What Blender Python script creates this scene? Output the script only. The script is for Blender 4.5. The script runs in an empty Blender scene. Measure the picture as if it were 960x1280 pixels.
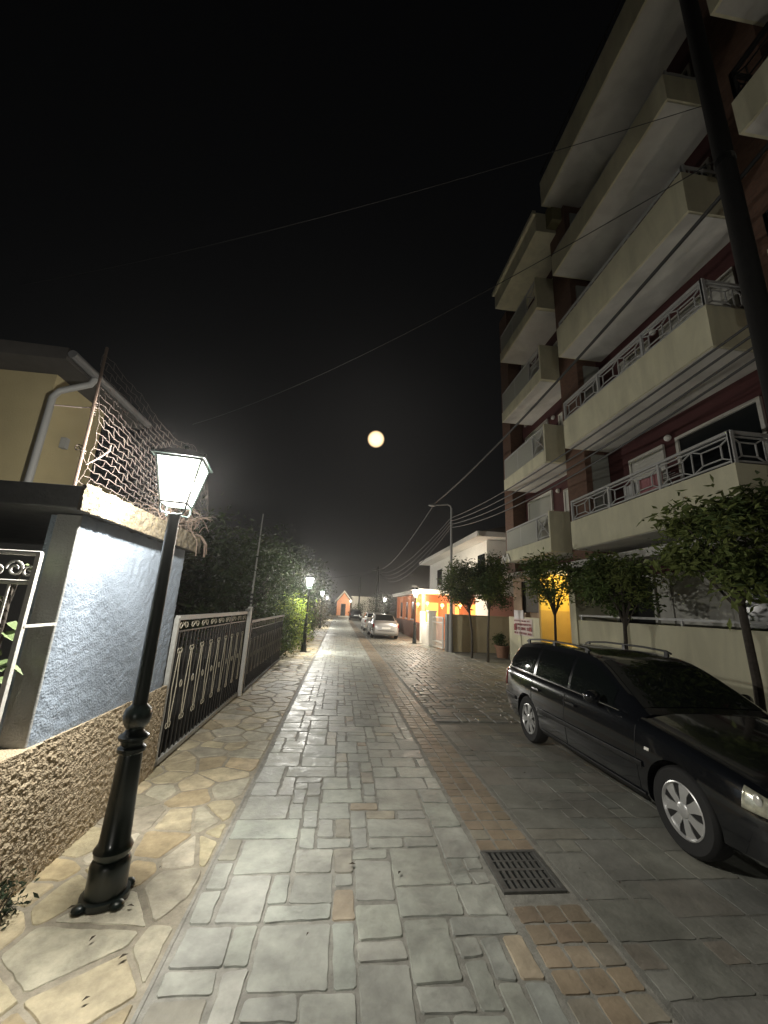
import bpy, bmesh, math, random
import numpy as np
from mathutils import Vector, Matrix, noise

# ------------------------------------------------------------------ camera, night sky, exposure
S = bpy.context.scene
COL = S.collection
R = math.radians

cd = bpy.data.cameras.new('camera')
cam = bpy.data.objects.new('camera', cd)
COL.objects.link(cam)
F_PX, CAM_H, ROLL, VX, VY = 480.0, 1.83, R(4.1), 425.0, 757.0
fw = np.array([VX - 480, VY - 640, F_PX]); fw /= np.linalg.norm(fw)
up = np.array([math.sin(ROLL), -math.cos(ROLL), 0.0]); up -= fw * (up @ fw); up /= np.linalg.norm(up)
rt = np.cross(fw, up); rt *= np.sign(rt[0])
Mw = np.array([rt, fw, up])
cam.matrix_world = Matrix([[Mw[0, 0], -Mw[0, 1], -Mw[0, 2], 0], [Mw[1, 0], -Mw[1, 1], -Mw[1, 2], 0],
                           [Mw[2, 0], -Mw[2, 1], -Mw[2, 2], CAM_H], [0, 0, 0, 1]])
cd.sensor_fit = 'HORIZONTAL'; cd.sensor_width = 36.0; cd.lens = F_PX / 960 * 36.0
cd.clip_start = 0.05; cd.clip_end = 2000
S.camera = cam

W = bpy.data.worlds.new('World'); S.world = W; W.use_nodes = True
wn = W.node_tree.nodes; wl = W.node_tree.links
sky = wn.new('ShaderNodeTexSky'); sky.sky_type = 'NISHITA'; sky.sun_disc = False
sky.sun_elevation = R(25); sky.sun_rotation = R(4)
bw = wn.new('ShaderNodeHueSaturation'); bw.inputs['Saturation'].default_value = 0.25
wl.new(sky.outputs[0], bw.inputs['Color'])
wl.new(bw.outputs[0], wn['Background'].inputs['Color'])
wn['Background'].inputs['Strength'].default_value = 0.00035

sl = bpy.data.lights.new('moonlight', 'SUN'); sl.energy = 0.012; sl.angle = R(0.5); sl.color = (1.0, 0.93, 0.82)
so = bpy.data.objects.new('moonlight', sl); COL.objects.link(so)
so.rotation_euler = Vector((-0.06, -0.90, -0.43)).to_track_quat('-Z', 'Y').to_euler()

S.view_settings.view_transform = 'Standard'; S.view_settings.look = 'None'
S.view_settings.gamma = 1.0; S.view_settings.use_curve_mapping = False
S.view_settings.exposure = 0.45
S.cycles.use_denoising = True
S.cycles.max_bounces = 6; S.cycles.transparent_max_bounces = 12

LAMP_W = 520.0
FAR_W = 1300.0

# ------------------------------------------------------------------ helpers
rng = random.Random(7)

class MB:
    def __init__(s): s.v = []; s.f = []; s.mi = []; s.col = None
    def add(s, vs, fs, mi=0):
        b = len(s.v); s.v += [tuple(p) for p in vs]
        for f in fs: s.f.append([b + i for i in f]); s.mi.append(mi)
        return s
    def box(s, x0, x1, y0, y1, z0, z1, mi=0):
        v = [(x0, y0, z0), (x1, y0, z0), (x1, y1, z0), (x0, y1, z0), (x0, y0, z1), (x1, y0, z1), (x1, y1, z1), (x0, y1, z1)]
        return s.add(v, [(0, 3, 2, 1), (4, 5, 6, 7), (0, 1, 5, 4), (1, 2, 6, 5), (2, 3, 7, 6), (3, 0, 4, 7)], mi)
    def bar(s, p0, p1, w=.02, h=None, mi=0):
        h = h or w
        p0 = Vector(p0); p1 = Vector(p1); d = (p1 - p0).normalized()
        a = d.cross(Vector((0, 0, 1)))
        if a.length < .01: a = Vector((1, 0, 0))
        a.normalize(); b = a.cross(d)
        v = []
        for p in (p0, p1):
            for sx, sy in ((-1, -1), (1, -1), (1, 1), (-1, 1)): v.append(p + a * sx * w / 2 + b * sy * h / 2)
        return s.add(v, [(0, 3, 2, 1), (4, 5, 6, 7), (0, 1, 5, 4), (1, 2, 6, 5), (2, 3, 7, 6), (3, 0, 4, 7)], mi)
    def tube(s, pts, r, n=6, mi=0, cap=True):
        pts = [Vector(p) for p in pts]; m = len(pts)
        rr = r if isinstance(r, (list, tuple)) else [r] * m
        b = len(s.v); a = None
        for i, p in enumerate(pts):
            d = (pts[min(i + 1, m - 1)] - pts[max(i - 1, 0)])
            d = d.normalized() if d.length > 1e-9 else Vector((0, 0, 1))
            if a is None:
                a = d.cross(Vector((0, 0, 1)))
                if a.length < .05: a = d.cross(Vector((1, 0, 0)))
            a = a - d * a.dot(d)
            if a.length < 1e-6: a = d.cross(Vector((0.3, .8, .1)))
            a.normalize(); c = d.cross(a)
            for k in range(n):
                t = 2 * math.pi * k / n
                s.v.append(tuple(p + (a * math.cos(t) + c * math.sin(t)) * rr[i]))
        for i in range(m - 1):
            for k in range(n):
                k2 = (k + 1) % n
                s.f.append([b + i * n + k, b + i * n + k2, b + (i + 1) * n + k2, b + (i + 1) * n + k]); s.mi.append(mi)
        if cap:
            s.f.append([b + k for k in range(n)][::-1]); s.mi.append(mi)
            s.f.append([b + (m - 1) * n + k for k in range(n)]); s.mi.append(mi)
        return s
    def lathe(s, prof, c=(0, 0, 0), n=20, mi=0, axis='z'):
        b = len(s.v)
        for r, z in prof:
            for k in range(n):
                t = 2 * math.pi * k / n
                if axis == 'z': s.v.append((c[0] + r * math.cos(t), c[1] + r * math.sin(t), c[2] + z))
                else: s.v.append((c[0] + z, c[1] + r * math.cos(t), c[2] + r * math.sin(t)))
        for i in range(len(prof) - 1):
            for k in range(n):
                k2 = (k + 1) % n
                s.f.append([b + i * n + k, b + i * n + k2, b + (i + 1) * n + k2, b + (i + 1) * n + k]); s.mi.append(mi)
        s.f.append([b + k for k in range(n)][::-1]); s.mi.append(mi)
        s.f.append([b + (len(prof) - 1) * n + k for k in range(n)]); s.mi.append(mi)
        return s
    def grid(s, nu, nv, fn, mi=0, thick=None):
        b = len(s.v)
        for i in range(nu):
            for j in range(nv): s.v.append(tuple(fn(i / (nu - 1), j / (nv - 1))))
        for i in range(nu - 1):
            for j in range(nv - 1):
                a = b + i * nv + j
                s.f.append([a, a + 1, a + nv + 1, a + nv]); s.mi.append(mi)
        return s
    def ball(s, c, r, n=12, m=8, mi=0, sc=(1, 1, 1)):
        prof = [(max(1e-4, r * math.sin(math.pi * i / m)), -r * math.cos(math.pi * i / m)) for i in range(m + 1)]
        b = len(s.v); s.lathe(prof, (0, 0, 0), n, mi)
        for i in range(b, len(s.v)):
            x, y, z = s.v[i]; s.v[i] = (c[0] + x * sc[0], c[1] + y * sc[1], c[2] + z * sc[2])
        return s
    def prism(s, poly, h0, h1, plane='xz', mi=0):
        def P(a, b, h): return (a, h, b) if plane == 'xz' else ((h, a, b) if plane == 'yz' else (a, b, h))
        n = len(poly)
        v = [P(a, b, h0) for a, b in poly] + [P(a, b, h1) for a, b in poly]
        fs = [list(range(n))[::-1], list(range(n, 2 * n))] + [[i, (i + 1) % n, n + (i + 1) % n, n + i] for i in range(n)]
        return s.add(v, fs, mi)
    def build(s, name, mat, parent=None, smooth=False, bevel=0, cols=None, fix=True):
        me = bpy.data.meshes.new(name)
        me.from_pydata(s.v, [], s.f)
        mats = mat if isinstance(mat, (list, tuple)) else [mat]
        for m in mats: me.materials.append(m)
        if len(mats) > 1: me.polygons.foreach_set('material_index', s.mi)
        if cols is not None:
            at = me.attributes.new('Col', 'FLOAT_COLOR', 'FACE')
            at.data.foreach_set('color', np.array(cols, dtype=np.float32).reshape(-1))
        if smooth: me.polygons.foreach_set('use_smooth', [True] * len(me.polygons))
        me.update()
        if fix and len(me.polygons) < 60000:
            bm = bmesh.new(); bm.from_mesh(me); bmesh.ops.recalc_face_normals(bm, faces=bm.faces); bm.to_mesh(me); bm.free()
        o = bpy.data.objects.new(name, me); COL.objects.link(o)
        if parent is not None: o.parent = parent
        if bevel:
            md = o.modifiers.new('bevel', 'BEVEL'); md.width = bevel; md.segments = 2; md.limit_method = 'ANGLE'
        if smooth:
            try: me.set_sharp_from_angle(angle=R(40))
            except Exception: pass
        return o

def tag(o, label, cat, group=None):
    o['label'] = label; o['category'] = cat
    if group: o['group'] = group
    return o
def thing(name, label, cat, loc=(0, 0, 0), rz=0, group=None):
    o = bpy.data.objects.new(name, None); COL.objects.link(o)
    o.location = loc; o.rotation_euler = (0, 0, rz); o.empty_display_size = .2
    return tag(o, label, cat, group)
def kind(o, k='structure'): o['kind'] = k; return o
def copy_tree(o, parent=None):
    c = o.copy(); COL.objects.link(c)
    if parent is not None: c.parent = parent
    for ch in list(o.children): copy_tree(ch, c)
    return c

# ------------------------------------------------------------------ materials
MATS = {}
def mat(name, col, rough=.6, metal=0, var=.0, nscale=8, bump=0, bscale=60, spec=.5, coat=0, vcol=False, emit=None, estr=0, col2=None, bdist=.01, trans=0, voro=False, rvar=0, stain=0, sscale=1.2, streak=False):
    if name in MATS: return MATS[name]
    m = bpy.data.materials.new(name); m.use_nodes = True; MATS[name] = m
    nt = m.node_tree; N = nt.nodes; Lk = nt.links; p = N['Principled BSDF']
    p.inputs['Roughness'].default_value = rough; p.inputs['Metallic'].default_value = metal
    p.inputs['Specular IOR Level'].default_value = spec
    if coat: p.inputs['Coat Weight'].default_value = coat; p.inputs['Coat Roughness'].default_value = .05
    tc = N.new('ShaderNodeTexCoord')
    src = None
    if vcol:
        a = N.new('ShaderNodeAttribute'); a.attribute_name = 'Col'; src = a.outputs['Color']
    else:
        c = N.new('ShaderNodeRGB'); c.outputs[0].default_value = (*col, 1); src = c.outputs[0]
    if var or col2:
        nz = N.new('ShaderNodeTexNoise'); nz.inputs['Scale'].default_value = nscale; nz.inputs['Detail'].default_value = 6; nz.inputs['Roughness'].default_value = .65
        Lk.new(tc.outputs['Object'], nz.inputs['Vector'])
        if col2:
            mx = N.new('ShaderNodeMix'); mx.data_type = 'RGBA'
            rp = N.new('ShaderNodeValToRGB'); rp.color_ramp.elements[0].position = .40; rp.color_ramp.elements[1].position = .62
            Lk.new(nz.outputs['Fac'], rp.inputs[0]); Lk.new(rp.outputs[0], mx.inputs[0])
            Lk.new(src, mx.inputs[6]); mx.inputs[7].default_value = (*col2, 1); src = mx.outputs[2]
        if var:
            mr = N.new('ShaderNodeMapRange'); mr.inputs['From Min'].default_value = .25; mr.inputs['From Max'].default_value = .75
            mr.inputs['To Min'].default_value = 1 - var; mr.inputs['To Max'].default_value = 1 + var
            Lk.new(nz.outputs['Fac'], mr.inputs['Value'])
            hs = N.new('ShaderNodeMix'); hs.data_type = 'RGBA'; hs.blend_type = 'MULTIPLY'; hs.inputs[0].default_value = 1
            Lk.new(src, hs.inputs[6]); Lk.new(mr.outputs[0], hs.inputs[7]); src = hs.outputs[2]
        if rvar:
            m2 = N.new('ShaderNodeMapRange'); m2.inputs['To Min'].default_value = rough - rvar; m2.inputs['To Max'].default_value = rough + rvar
            m2.inputs['From Min'].default_value = .3; m2.inputs['From Max'].default_value = .7
            Lk.new(nz.outputs['Fac'], m2.inputs['Value']); Lk.new(m2.outputs[0], p.inputs['Roughness'])
    if stain:
        mp = N.new('ShaderNodeMapping'); Lk.new(tc.outputs['Object'], mp.inputs['Vector'])
        if streak: mp.inputs['Scale'].default_value = (2.2, 2.2, .5)
        n2 = N.new('ShaderNodeTexNoise'); n2.inputs['Scale'].default_value = sscale; n2.inputs['Detail'].default_value = 8; n2.inputs['Roughness'].default_value = .6; n2.inputs['Distortion'].default_value = .6
        Lk.new(mp.outputs[0], n2.inputs['Vector'])
        r2 = N.new('ShaderNodeMapRange'); r2.inputs['From Min'].default_value = .36; r2.inputs['From Max'].default_value = .60
        r2.inputs['To Min'].default_value = 1 - stain; r2.inputs['To Max'].default_value = 1.0
        Lk.new(n2.outputs['Fac'], r2.inputs['Value'])
        m3 = N.new('ShaderNodeMix'); m3.data_type = 'RGBA'; m3.blend_type = 'MULTIPLY'; m3.inputs[0].default_value = 1
        Lk.new(src, m3.inputs[6]); Lk.new(r2.outputs[0], m3.inputs[7]); src = m3.outputs[2]
    Lk.new(src, p.inputs['Base Color'])
    if bump:
        b = N.new('ShaderNodeBump'); b.inputs['Strength'].default_value = bump; b.inputs['Distance'].default_value = bdist
        if voro:
            t = N.new('ShaderNodeTexVoronoi'); t.inputs['Scale'].default_value = bscale; o = t.outputs['Distance']
        else:
            t = N.new('ShaderNodeTexNoise'); t.inputs['Scale'].default_value = bscale; t.inputs['Detail'].default_value = 4; o = t.outputs['Fac']
        Lk.new(tc.outputs['Object'], t.inputs['Vector']); Lk.new(o, b.inputs['Height']); Lk.new(b.outputs[0], p.inputs['Normal'])
    if emit:
        p.inputs['Emission Color'].default_value = (*emit, 1); p.inputs['Emission Strength'].default_value = estr
    if trans:
        t = N.new('ShaderNodeBsdfTranslucent'); Lk.new(src, t.inputs['Color'])
        mx = N.new('ShaderNodeMixShader'); mx.inputs[0].default_value = trans
        Lk.new(p.outputs[0], mx.inputs[1]); Lk.new(t.outputs[0], mx.inputs[2]); Lk.new(mx.outputs[0], N['Material Output'].inputs['Surface'])
    return m

def emitter(name, col, strength, transp=0.0):
    m = bpy.data.materials.new(name); m.use_nodes = True; MATS[name] = m
    N = m.node_tree.nodes; Lk = m.node_tree.links; N.remove(N['Principled BSDF'])
    e = N.new('ShaderNodeEmission'); e.inputs[0].default_value = (*col, 1); e.inputs[1].default_value = strength
    if transp:
        t = N.new('ShaderNodeBsdfTransparent'); mx = N.new('ShaderNodeMixShader'); mx.inputs[0].default_value = transp
        Lk.new(e.outputs[0], mx.inputs[1]); Lk.new(t.outputs[0], mx.inputs[2]); Lk.new(mx.outputs[0], N['Material Output'].inputs['Surface'])
    else: Lk.new(e.outputs[0], N['Material Output'].inputs['Surface'])
    return m

M_mortar = mat('mortar', (.29, .26, .20), .8, var=.35, nscale=14, bump=.5, bscale=90)
M_mortar2 = mat('mortar_grey', (.25, .243, .212), .7, var=.4, nscale=10, bump=.5, bscale=90)
M_crazy = mat('crazy_stone', (1, 1, 1), .62, vcol=True, var=.38, nscale=8, bump=.55, bscale=30, bdist=.014, stain=.30, sscale=2.2)
M_stone = mat('grey_stone', (1, 1, 1), .52, vcol=True, var=.34, nscale=5, bump=.42, bscale=24, bdist=.012, rvar=.14, stain=.34, sscale=1.8)
M_mortar3 = mat('mortar_dark', (.185, .182, .16), .7, var=.3, nscale=10, bump=.5, bscale=90)
M_slab = mat('dark_slab', (1, 1, 1), .55, vcol=True, var=.25, nscale=5, bump=.45, bscale=30, bdist=.01, rvar=.1, stain=.35, sscale=1.3)
M_earth = mat('earth', (.035, .032, .025), .95, var=.4, nscale=3, bump=.6, bscale=20)
M_render = mat('pale_blue_render', (.235, .28, .34), .8, var=.10, nscale=3, bump=.75, bscale=60, bdist=.014, stain=.16, sscale=1.5)
M_pillar = mat('grey_render', (.27, .27, .26), .85, var=.1, nscale=5, bump=.5, bscale=70)
M_pebble = mat('pebble_dash', (.42, .345, .24), .85, var=.4, nscale=30, bump=.7, bscale=80, bdist=.010, col2=(.29, .23, .155), voro=True)
M_cap = mat('concrete_cap', (.105, .082, .045), .85, var=.5, nscale=26, bump=1, bscale=60, bdist=.015, col2=(.065, .055, .04))
M_capd = mat('concrete_dark', (.085, .085, .085), .9, var=.25, nscale=8, bump=.5, bscale=40)
M_green = mat('dark_green_paint', (.008, .014, .012), .32, var=.25, nscale=12, bump=.12, bscale=70, bdist=.004, coat=.3)
M_black = mat('black_metal', (.012, .012, .012), .4)
M_white_iron = mat('white_iron', (.62, .61, .57), .5, var=.15, nscale=30)
M_iron = mat('painted_iron', (.30, .30, .28), .5, var=.2, nscale=25)
M_scroll = mat('scroll_iron', (.42, .38, .29), .45, var=.2, nscale=30)
M_net = mat('rope_net', (.20, .16, .14), .8)
M_vine = mat('dry_vine', (.17, .125, .095), .8, var=.3, nscale=20)
M_cream = mat('cream_render', (.62, .59, .43), .85, var=.10, nscale=1.2, bump=.3, bscale=60, stain=.20, sscale=.8, streak=True)
M_soffit = mat('soffit_white', (.60, .59, .55), .85, var=.10, nscale=1.5, bump=.2, bscale=60, stain=.25, sscale=.7)
M_red = mat('maroon_render', (.062, .016, .016), .85, var=.1, nscale=3, bump=.3, bscale=60)
M_beige = mat('beige_tile', (.34, .24, .16), .8, var=.12, nscale=4, bump=.3, bscale=50)
M_shutter = mat('shutter_white', (.52, .51, .46), .6, var=.06)
M_glass = mat('dark_glass', (.012, .014, .015), .16, spec=.25)
M_rail = mat('rail_paint', (.42, .42, .41), .5)
M_yellow = mat('yellow_render', (.72, .50, .10), .8, var=.07, nscale=2, bump=.3, bscale=60)
M_ochre = mat('ochre_dado', (.50, .33, .09), .8, var=.1, nscale=2, bump=.3, bscale=60)
M_tan = mat('tan_render', (.50, .43, .27), .85, var=.12, nscale=2, bump=.3, bscale=50)
M_roofdk = mat('dark_roof', (.05, .045, .04), .8, var=.2)
M_pipe = mat('pipe_grey', (.26, .26, .25), .5)
M_hwhite = mat('house_white', (.74, .72, .67), .8, var=.06, nscale=2)
M_orange = mat('salmon_wall', (.70, .30, .16), .8, var=.1, nscale=2, bump=.3, bscale=40)
M_bark = mat('bark', (.06, .05, .04), .9, var=.4, nscale=20, bump=.8, bscale=40)
M_leaf = mat('leaf', (1, 1, 1), .6, vcol=True, trans=.25, spec=.25)
M_wire = mat('cable_black', (.03, .03, .03), .6)
M_pole = mat('grey_pole', (.26, .26, .25), .6, var=.15, nscale=8)
M_wood = mat('dark_wood', (.005, .0045, .004), .95, var=.3, nscale=12, bump=.5, bscale=30)
M_castiron = mat('cast_iron', (.15, .15, .14), .5, metal=.5, var=.3, nscale=20, bump=.3, bscale=60)
M_terra = mat('terracotta', (.30, .16, .10), .8, var=.15)

# brick material
def brick(name, c1, c2, mort, scale, axis):
    m = bpy.data.materials.new(name); m.use_nodes = True; MATS[name] = m
    N = m.node_tree.nodes; Lk = m.node_tree.links; p = N['Principled BSDF']; p.inputs['Roughness'].default_value = .85
    tc = N.new('ShaderNodeTexCoord'); sp = N.new('ShaderNodeSeparateXYZ'); cb = N.new('ShaderNodeCombineXYZ')
    ad = N.new('ShaderNodeMath'); ad.operation = 'ADD'
    Lk.new(tc.outputs['Object'], sp.inputs[0]); Lk.new(sp.outputs['X'], ad.inputs[0]); Lk.new(sp.outputs['Y'], ad.inputs[1])
    Lk.new(ad.outputs[0], cb.inputs[0]); Lk.new(sp.outputs['Z'], cb.inputs[1])
    b = N.new('ShaderNodeTexBrick'); b.inputs['Scale'].default_value = scale
    b.inputs['Color1'].default_value = (*c1, 1); b.inputs['Color2'].default_value = (*c2, 1); b.inputs['Mortar'].default_value = (*mort, 1)
    b.inputs['Mortar Size'].default_value = .012
    Lk.new(cb.outputs[0], b.inputs['Vector']); Lk.new(b.outputs['Color'], p.inputs['Base Color'])
    bp = N.new('ShaderNodeBump'); bp.inputs['Strength'].default_value = .5; bp.inputs['Distance'].default_value = .01; bp.invert = True
    Lk.new(b.outputs['Fac'], bp.inputs['Height']); Lk.new(bp.outputs[0], p.inputs['Normal'])
    return m
M_brick = brick('brick', (.15, .075, .048), (.11, .055, .036), (.11, .09, .07), 4.2, 'y')
# ------------------------------------------------------------------ ground and paving
def round_poly(poly, r):
    out = []; n = len(poly)
    for i in range(n):
        p = poly[i]; a = poly[i - 1]; b = poly[(i + 1) % n]
        da = math.hypot(a[0] - p[0], a[1] - p[1]); db = math.hypot(b[0] - p[0], b[1] - p[1])
        ra = min(r, da * .3); rb = min(r, db * .3)
        if da < 1e-5 or db < 1e-5: continue
        out.append((p[0] + (a[0] - p[0]) * ra / da, p[1] + (a[1] - p[1]) * ra / da))
        out.append((p[0] + (b[0] - p[0]) * rb / db, p[1] + (b[1] - p[1]) * rb / db))
    return out
def wobble(poly, rg, a, step):
    out = []
    for i in range(len(poly)):
        p = poly[i]; q = poly[(i + 1) % len(poly)]; L = math.hypot(q[0] - p[0], q[1] - p[1])
        out.append(p); n = int(L / step)
        for k in range(1, n):
            t = k / n; o = rg.uniform(-a, a); out.append((p[0] + (q[0] - p[0]) * t - (q[1] - p[1]) / L * o, p[1] + (q[1] - p[1]) * t + (q[0] - p[0]) / L * o))
    return out
def stone(mb, cols, poly, h, col, rg, tilt=.006, cr=.02, mi=1, bev=.014):
    poly = round_poly(poly, cr)
    if poly and poly[0][1] < 9: poly = wobble(poly, rg, .0045, .05)
    n = len(poly)
    if n < 3: return
    cx = sum(p[0] for p in poly) / n; cy = sum(p[1] for p in poly) / n
    tx = rg.uniform(-tilt, tilt); ty = rg.uniform(-tilt, tilt); hh = h + rg.uniform(-.002, .002)
    def ring(d, z, tl):
        o = []
        for x, y in poly:
            L = math.hypot(cx - x, cy - y) or 1
            k = min(d / L, .4)
            X = x + (cx - x) * k; Y = y + (cy - y) * k
            o.append((X, Y, z + (tx * (X - cx) + ty * (Y - cy) * 1.0) * tl * 1.5))
        return o
    a = ring(0, -.01, 0); b = ring(.003, hh - .007, 1); c = ring(bev, hh, 1)
    fs = [[i, (i + 1) % n, n + (i + 1) % n, n + i] for i in range(n)]
    fs += [[n + i, n + (i + 1) % n, 2 * n + (i + 1) % n, 2 * n + i] for i in range(n)]
    fs.append([2 * n + i for i in range(n)])
    mb.add(a + b + c, fs, mi)
    cols += [(*col, 1)] * len(fs)
def jit(c, rg, a):
    k = 1 + rg.uniform(-a, a)
    return tuple(max(0, x * k * (1 + rg.uniform(-.015, .015))) for x in c)

def ashlar(mb, cols, x0, x1, y0, y1, cell, sizes, gap, h, palette, rg, mi=1, jx=.008, cr=.02, tilt=.006, bev=.014):
    nx = max(1, round((x1 - x0) / cell)); cw = (x1 - x0) / nx; ny = int((y1 - y0) / cell)
    occ = np.zeros((nx, ny), bool)
    for j in range(ny):
        for i in range(nx):
            if occ[i, j]: continue
            w, l = rg.choice(sizes)
            w = min(w, nx - i); l = min(l, ny - j)
            while w > 1 and occ[i:i + w, j].any(): w -= 1
            occ[i:i + w, j:j + l] = True
            g = gap / 2
            X0 = x0 + i * cw + g; X1 = x0 + (i + w) * cw - g; Y0 = y0 + j * cell + g; Y1 = y0 + (j + l) * cell - g
            q = lambda: rg.uniform(-jx, jx)
            poly = [(X0 + q(), Y0 + q()), (X1 + q(), Y0 + q()), (X1 + q(), Y1 + q()), (X0 + q(), Y1 + q())]
            pal = palette[:3] if w * l > 3 else palette
            tot = sum(p[1] for p in pal); t = rg.uniform(0, tot)
            for c, wgt in pal:
                t -= wgt
                if t <= 0: break
            stone(mb, cols, poly, h, jit(c, rg, .09), rg, tilt, cr, mi, bev)

def clip(poly, mx, my, nx, ny):
    out = []
    for i in range(len(poly)):
        a = poly[i]; b = poly[(i + 1) % len(poly)]
        da = (a[0] - mx) * nx + (a[1] - my) * ny; db = (b[0] - mx) * nx + (b[1] - my) * ny
        if da <= 0: out.append(a)
        if (da < 0 < db) or (db < 0 < da):
            t = da / (da - db); out.append((a[0] + (b[0] - a[0]) * t, a[1] + (b[1] - a[1]) * t))
    return out
def crazy(mb, cols, x0, x1, y0, y1, cell, gap, h, palette, rg, mi=1):
    pts = []
    nx = max(1, round((x1 - x0) / cell)); ny = int((y1 - y0) / cell)
    cw = (x1 - x0) / nx
    for j in range(-1, ny + 1):
        for i in range(-1, nx + 1):
            if rg.random() < .16: continue
            pts.append((x0 + (i + .5 + rg.uniform(-.46, .46)) * cw, y0 + (j + .5 + rg.uniform(-.46, .46)) * cell))
    arr = np.array(pts)
    for p in pts:
        if not (x0 - .15 < p[0] < x1 + .15 and y0 < p[1] < y1): continue
        d = np.hypot(arr[:, 0] - p[0], arr[:, 1] - p[1])
        poly = [(p[0] - 1, p[1] - 1), (p[0] + 1, p[1] - 1), (p[0] + 1, p[1] + 1), (p[0] - 1, p[1] + 1)]
        for k in np.argsort(d)[1:22]:
            q = arr[k]; dx = q[0] - p[0]; dy = q[1] - p[1]; L = math.hypot(dx, dy)
            g = gap * rg.uniform(.5, 1.5)
            poly = clip(poly, (p[0] + q[0]) / 2 - dx / L * g / 2, (p[1] + q[1]) / 2 - dy / L * g / 2, dx / L, dy / L)
            if len(poly) < 3: break
        for (mx, my, ax, ay) in ((x0, 0, -1, 0), (x1 - gap / 2, 0, 1, 0), (0, y0, 0, -1), (0, y1, 0, 1)):
            if len(poly) >= 3: poly = clip(poly, mx, my, ax, ay)
        if len(poly) < 3: continue
        A = abs(sum(poly[i][0] * poly[(i + 1) % len(poly)][1] - poly[(i + 1) % len(poly)][0] * poly[i][1] for i in range(len(poly)))) / 2
        if A < .006: continue
        tot = sum(q[1] for q in palette); t = rg.uniform(0, tot)
        for c, wgt in palette:
            t -= wgt
            if t <= 0: break
        stone(mb, cols, poly, h, jit(c, rg, .15), rg, .005, .018, mi, .009)

kind(MB().box(-200, 200, -120, 300, -.6, -.03).build('ground', M_earth))

rg = random.Random(3)
GREY = [((.385, .395, .35), 10), ((.405, .41, .36), 7), ((.355, .365, .325), 5), ((.42, .385, .30), 2.2), ((.43, .36, .265), 1.3), ((.33, .31, .255), 1.1)]
mb = MB(); cols = []
mb.box(-.77, 1.72, -14, 75, -.05, 0); cols += [(.2, .2, .18, 1)] * 6
ashlar(mb, cols, -.75, 1.2, -4, 62, .142, [(2, 2), (3, 2), (2, 3), (3, 3), (2, 2), (1, 2), (4, 2), (1, 1), (3, 2), (2, 1), (1, 2), (2, 1), (3, 1), (2, 2)], .014, .007, GREY, rg, 1, .012, .012, .004, .008)
BR = [((.31, .245, .17), 5), ((.28, .225, .16), 4), ((.33, .265, .19), 3), ((.28, .255, .20), 2)]
for (ya, yb) in ((-4, 2.99), (3.47, 60)):
    ashlar(mb, cols, 1.235, 1.70, ya, yb, .15, [(1, 1)], .008, .004, BR, rg, 2, .005, .012, .005, .006)
road = mb.build('road', [M_mortar2, M_stone, M_slab], cols=cols); kind(road)
road.data.polygons.foreach_set('use_smooth', [False] * len(road.data.polygons))

rg = random.Random(5)
CRZ = [((.44, .38, .25), 6), ((.48, .41, .27), 4), ((.41, .33, .20), 2.5), ((.48, .44, .34), 4), ((.43, .31, .16), 1.2), ((.39, .355, .27), 3)]
mb = MB(); cols = []
mb.box(-1.97, -.79, -14, 75, -.05, 0); cols += [(.2, .2, .18, 1)] * 6
crazy(mb, cols, -1.97, -.80, -1, 24, .30, .026, .007, CRZ, rg)
crazy(mb, cols, -1.97, -.80, 24, 60, .36, .034, .009, CRZ, rg)
kind(mb.build('footpath', [M_mortar, M_crazy], cols=cols))

rg = random.Random(9)
SL = [((.25, .248, .215), 5), ((.24, .24, .212), 4), ((.26, .25, .21), 3), ((.262, .24, .195), 1)]
mb = MB(); cols = []
mb.box(1.722, 16, -14, 75, -.05, 0); cols += [(.2, .2, .18, 1)] * 6
ashlar(mb, cols, 1.75, 7.0, -2, 7, .17, [(2, 2), (3, 2), (2, 1), (1, 1), (2, 3), (3, 1)], .009, .0035, SL, rg, 1, .007, .012, .003, .005)
SL2 = SL + [((.28, .26, .21), 4), ((.27, .27, .25), 5), ((.30, .23, .17), 2)]
ashlar(mb, cols, 1.75, 5.0, 7, 40, .145, [(2, 2), (2, 1), (1, 1), (3, 1), (3, 2), (1, 2)], .024, .015, SL2, rg, 1, .012, .02, .010)
ashlar(mb, cols, 5.0, 7.0, 7, 18, .2, [(2, 2), (3, 2), (2, 1)], .014, .008, SL, rg, 1, .006, .012, .004)
kind(mb.build('parking_strip', [M_mortar3, M_slab], cols=cols))
kind(MB().box(-.79, -.77, -14, 75, -.05, .004).build('gutter_strip', M_mortar2))

# drain grate in the brick band
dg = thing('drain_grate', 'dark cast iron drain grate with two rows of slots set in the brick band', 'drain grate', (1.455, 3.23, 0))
f = MB()
for a in ((-.225, .225, -.23, -.20), (-.225, .225, .20, .23), (-.225, -.19, -.20, .20), (.19, .225, -.20, .20)): f.box(a[0], a[1], a[2], a[3], -.01, .018)
f.build('rim', M_castiron, dg, bevel=.003)
f = MB(); f.box(-.19, .19, -.012, .012, -.008, .014)
for row in (-1, 1):
    for k in range(9):
        x = -.185 + k * .046
        y0, y1 = (.012, .20) if row > 0 else (-.20, -.012)
        f.box(x - .011, x + .011, y0, y1, -.008, .013)
    f.box(-.19, .19, row * .10 - .008, row * .10 + .008, -.008, .0125)
f.build('bars', M_castiron, dg)
MB().box(-.19, .19, -.2, .2, .001, .003).build('pit_shade', mat('shade_black', (.004, .004, .004), .9), dg)  # flat black sheet painting the shade of the opening below the bars

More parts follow.
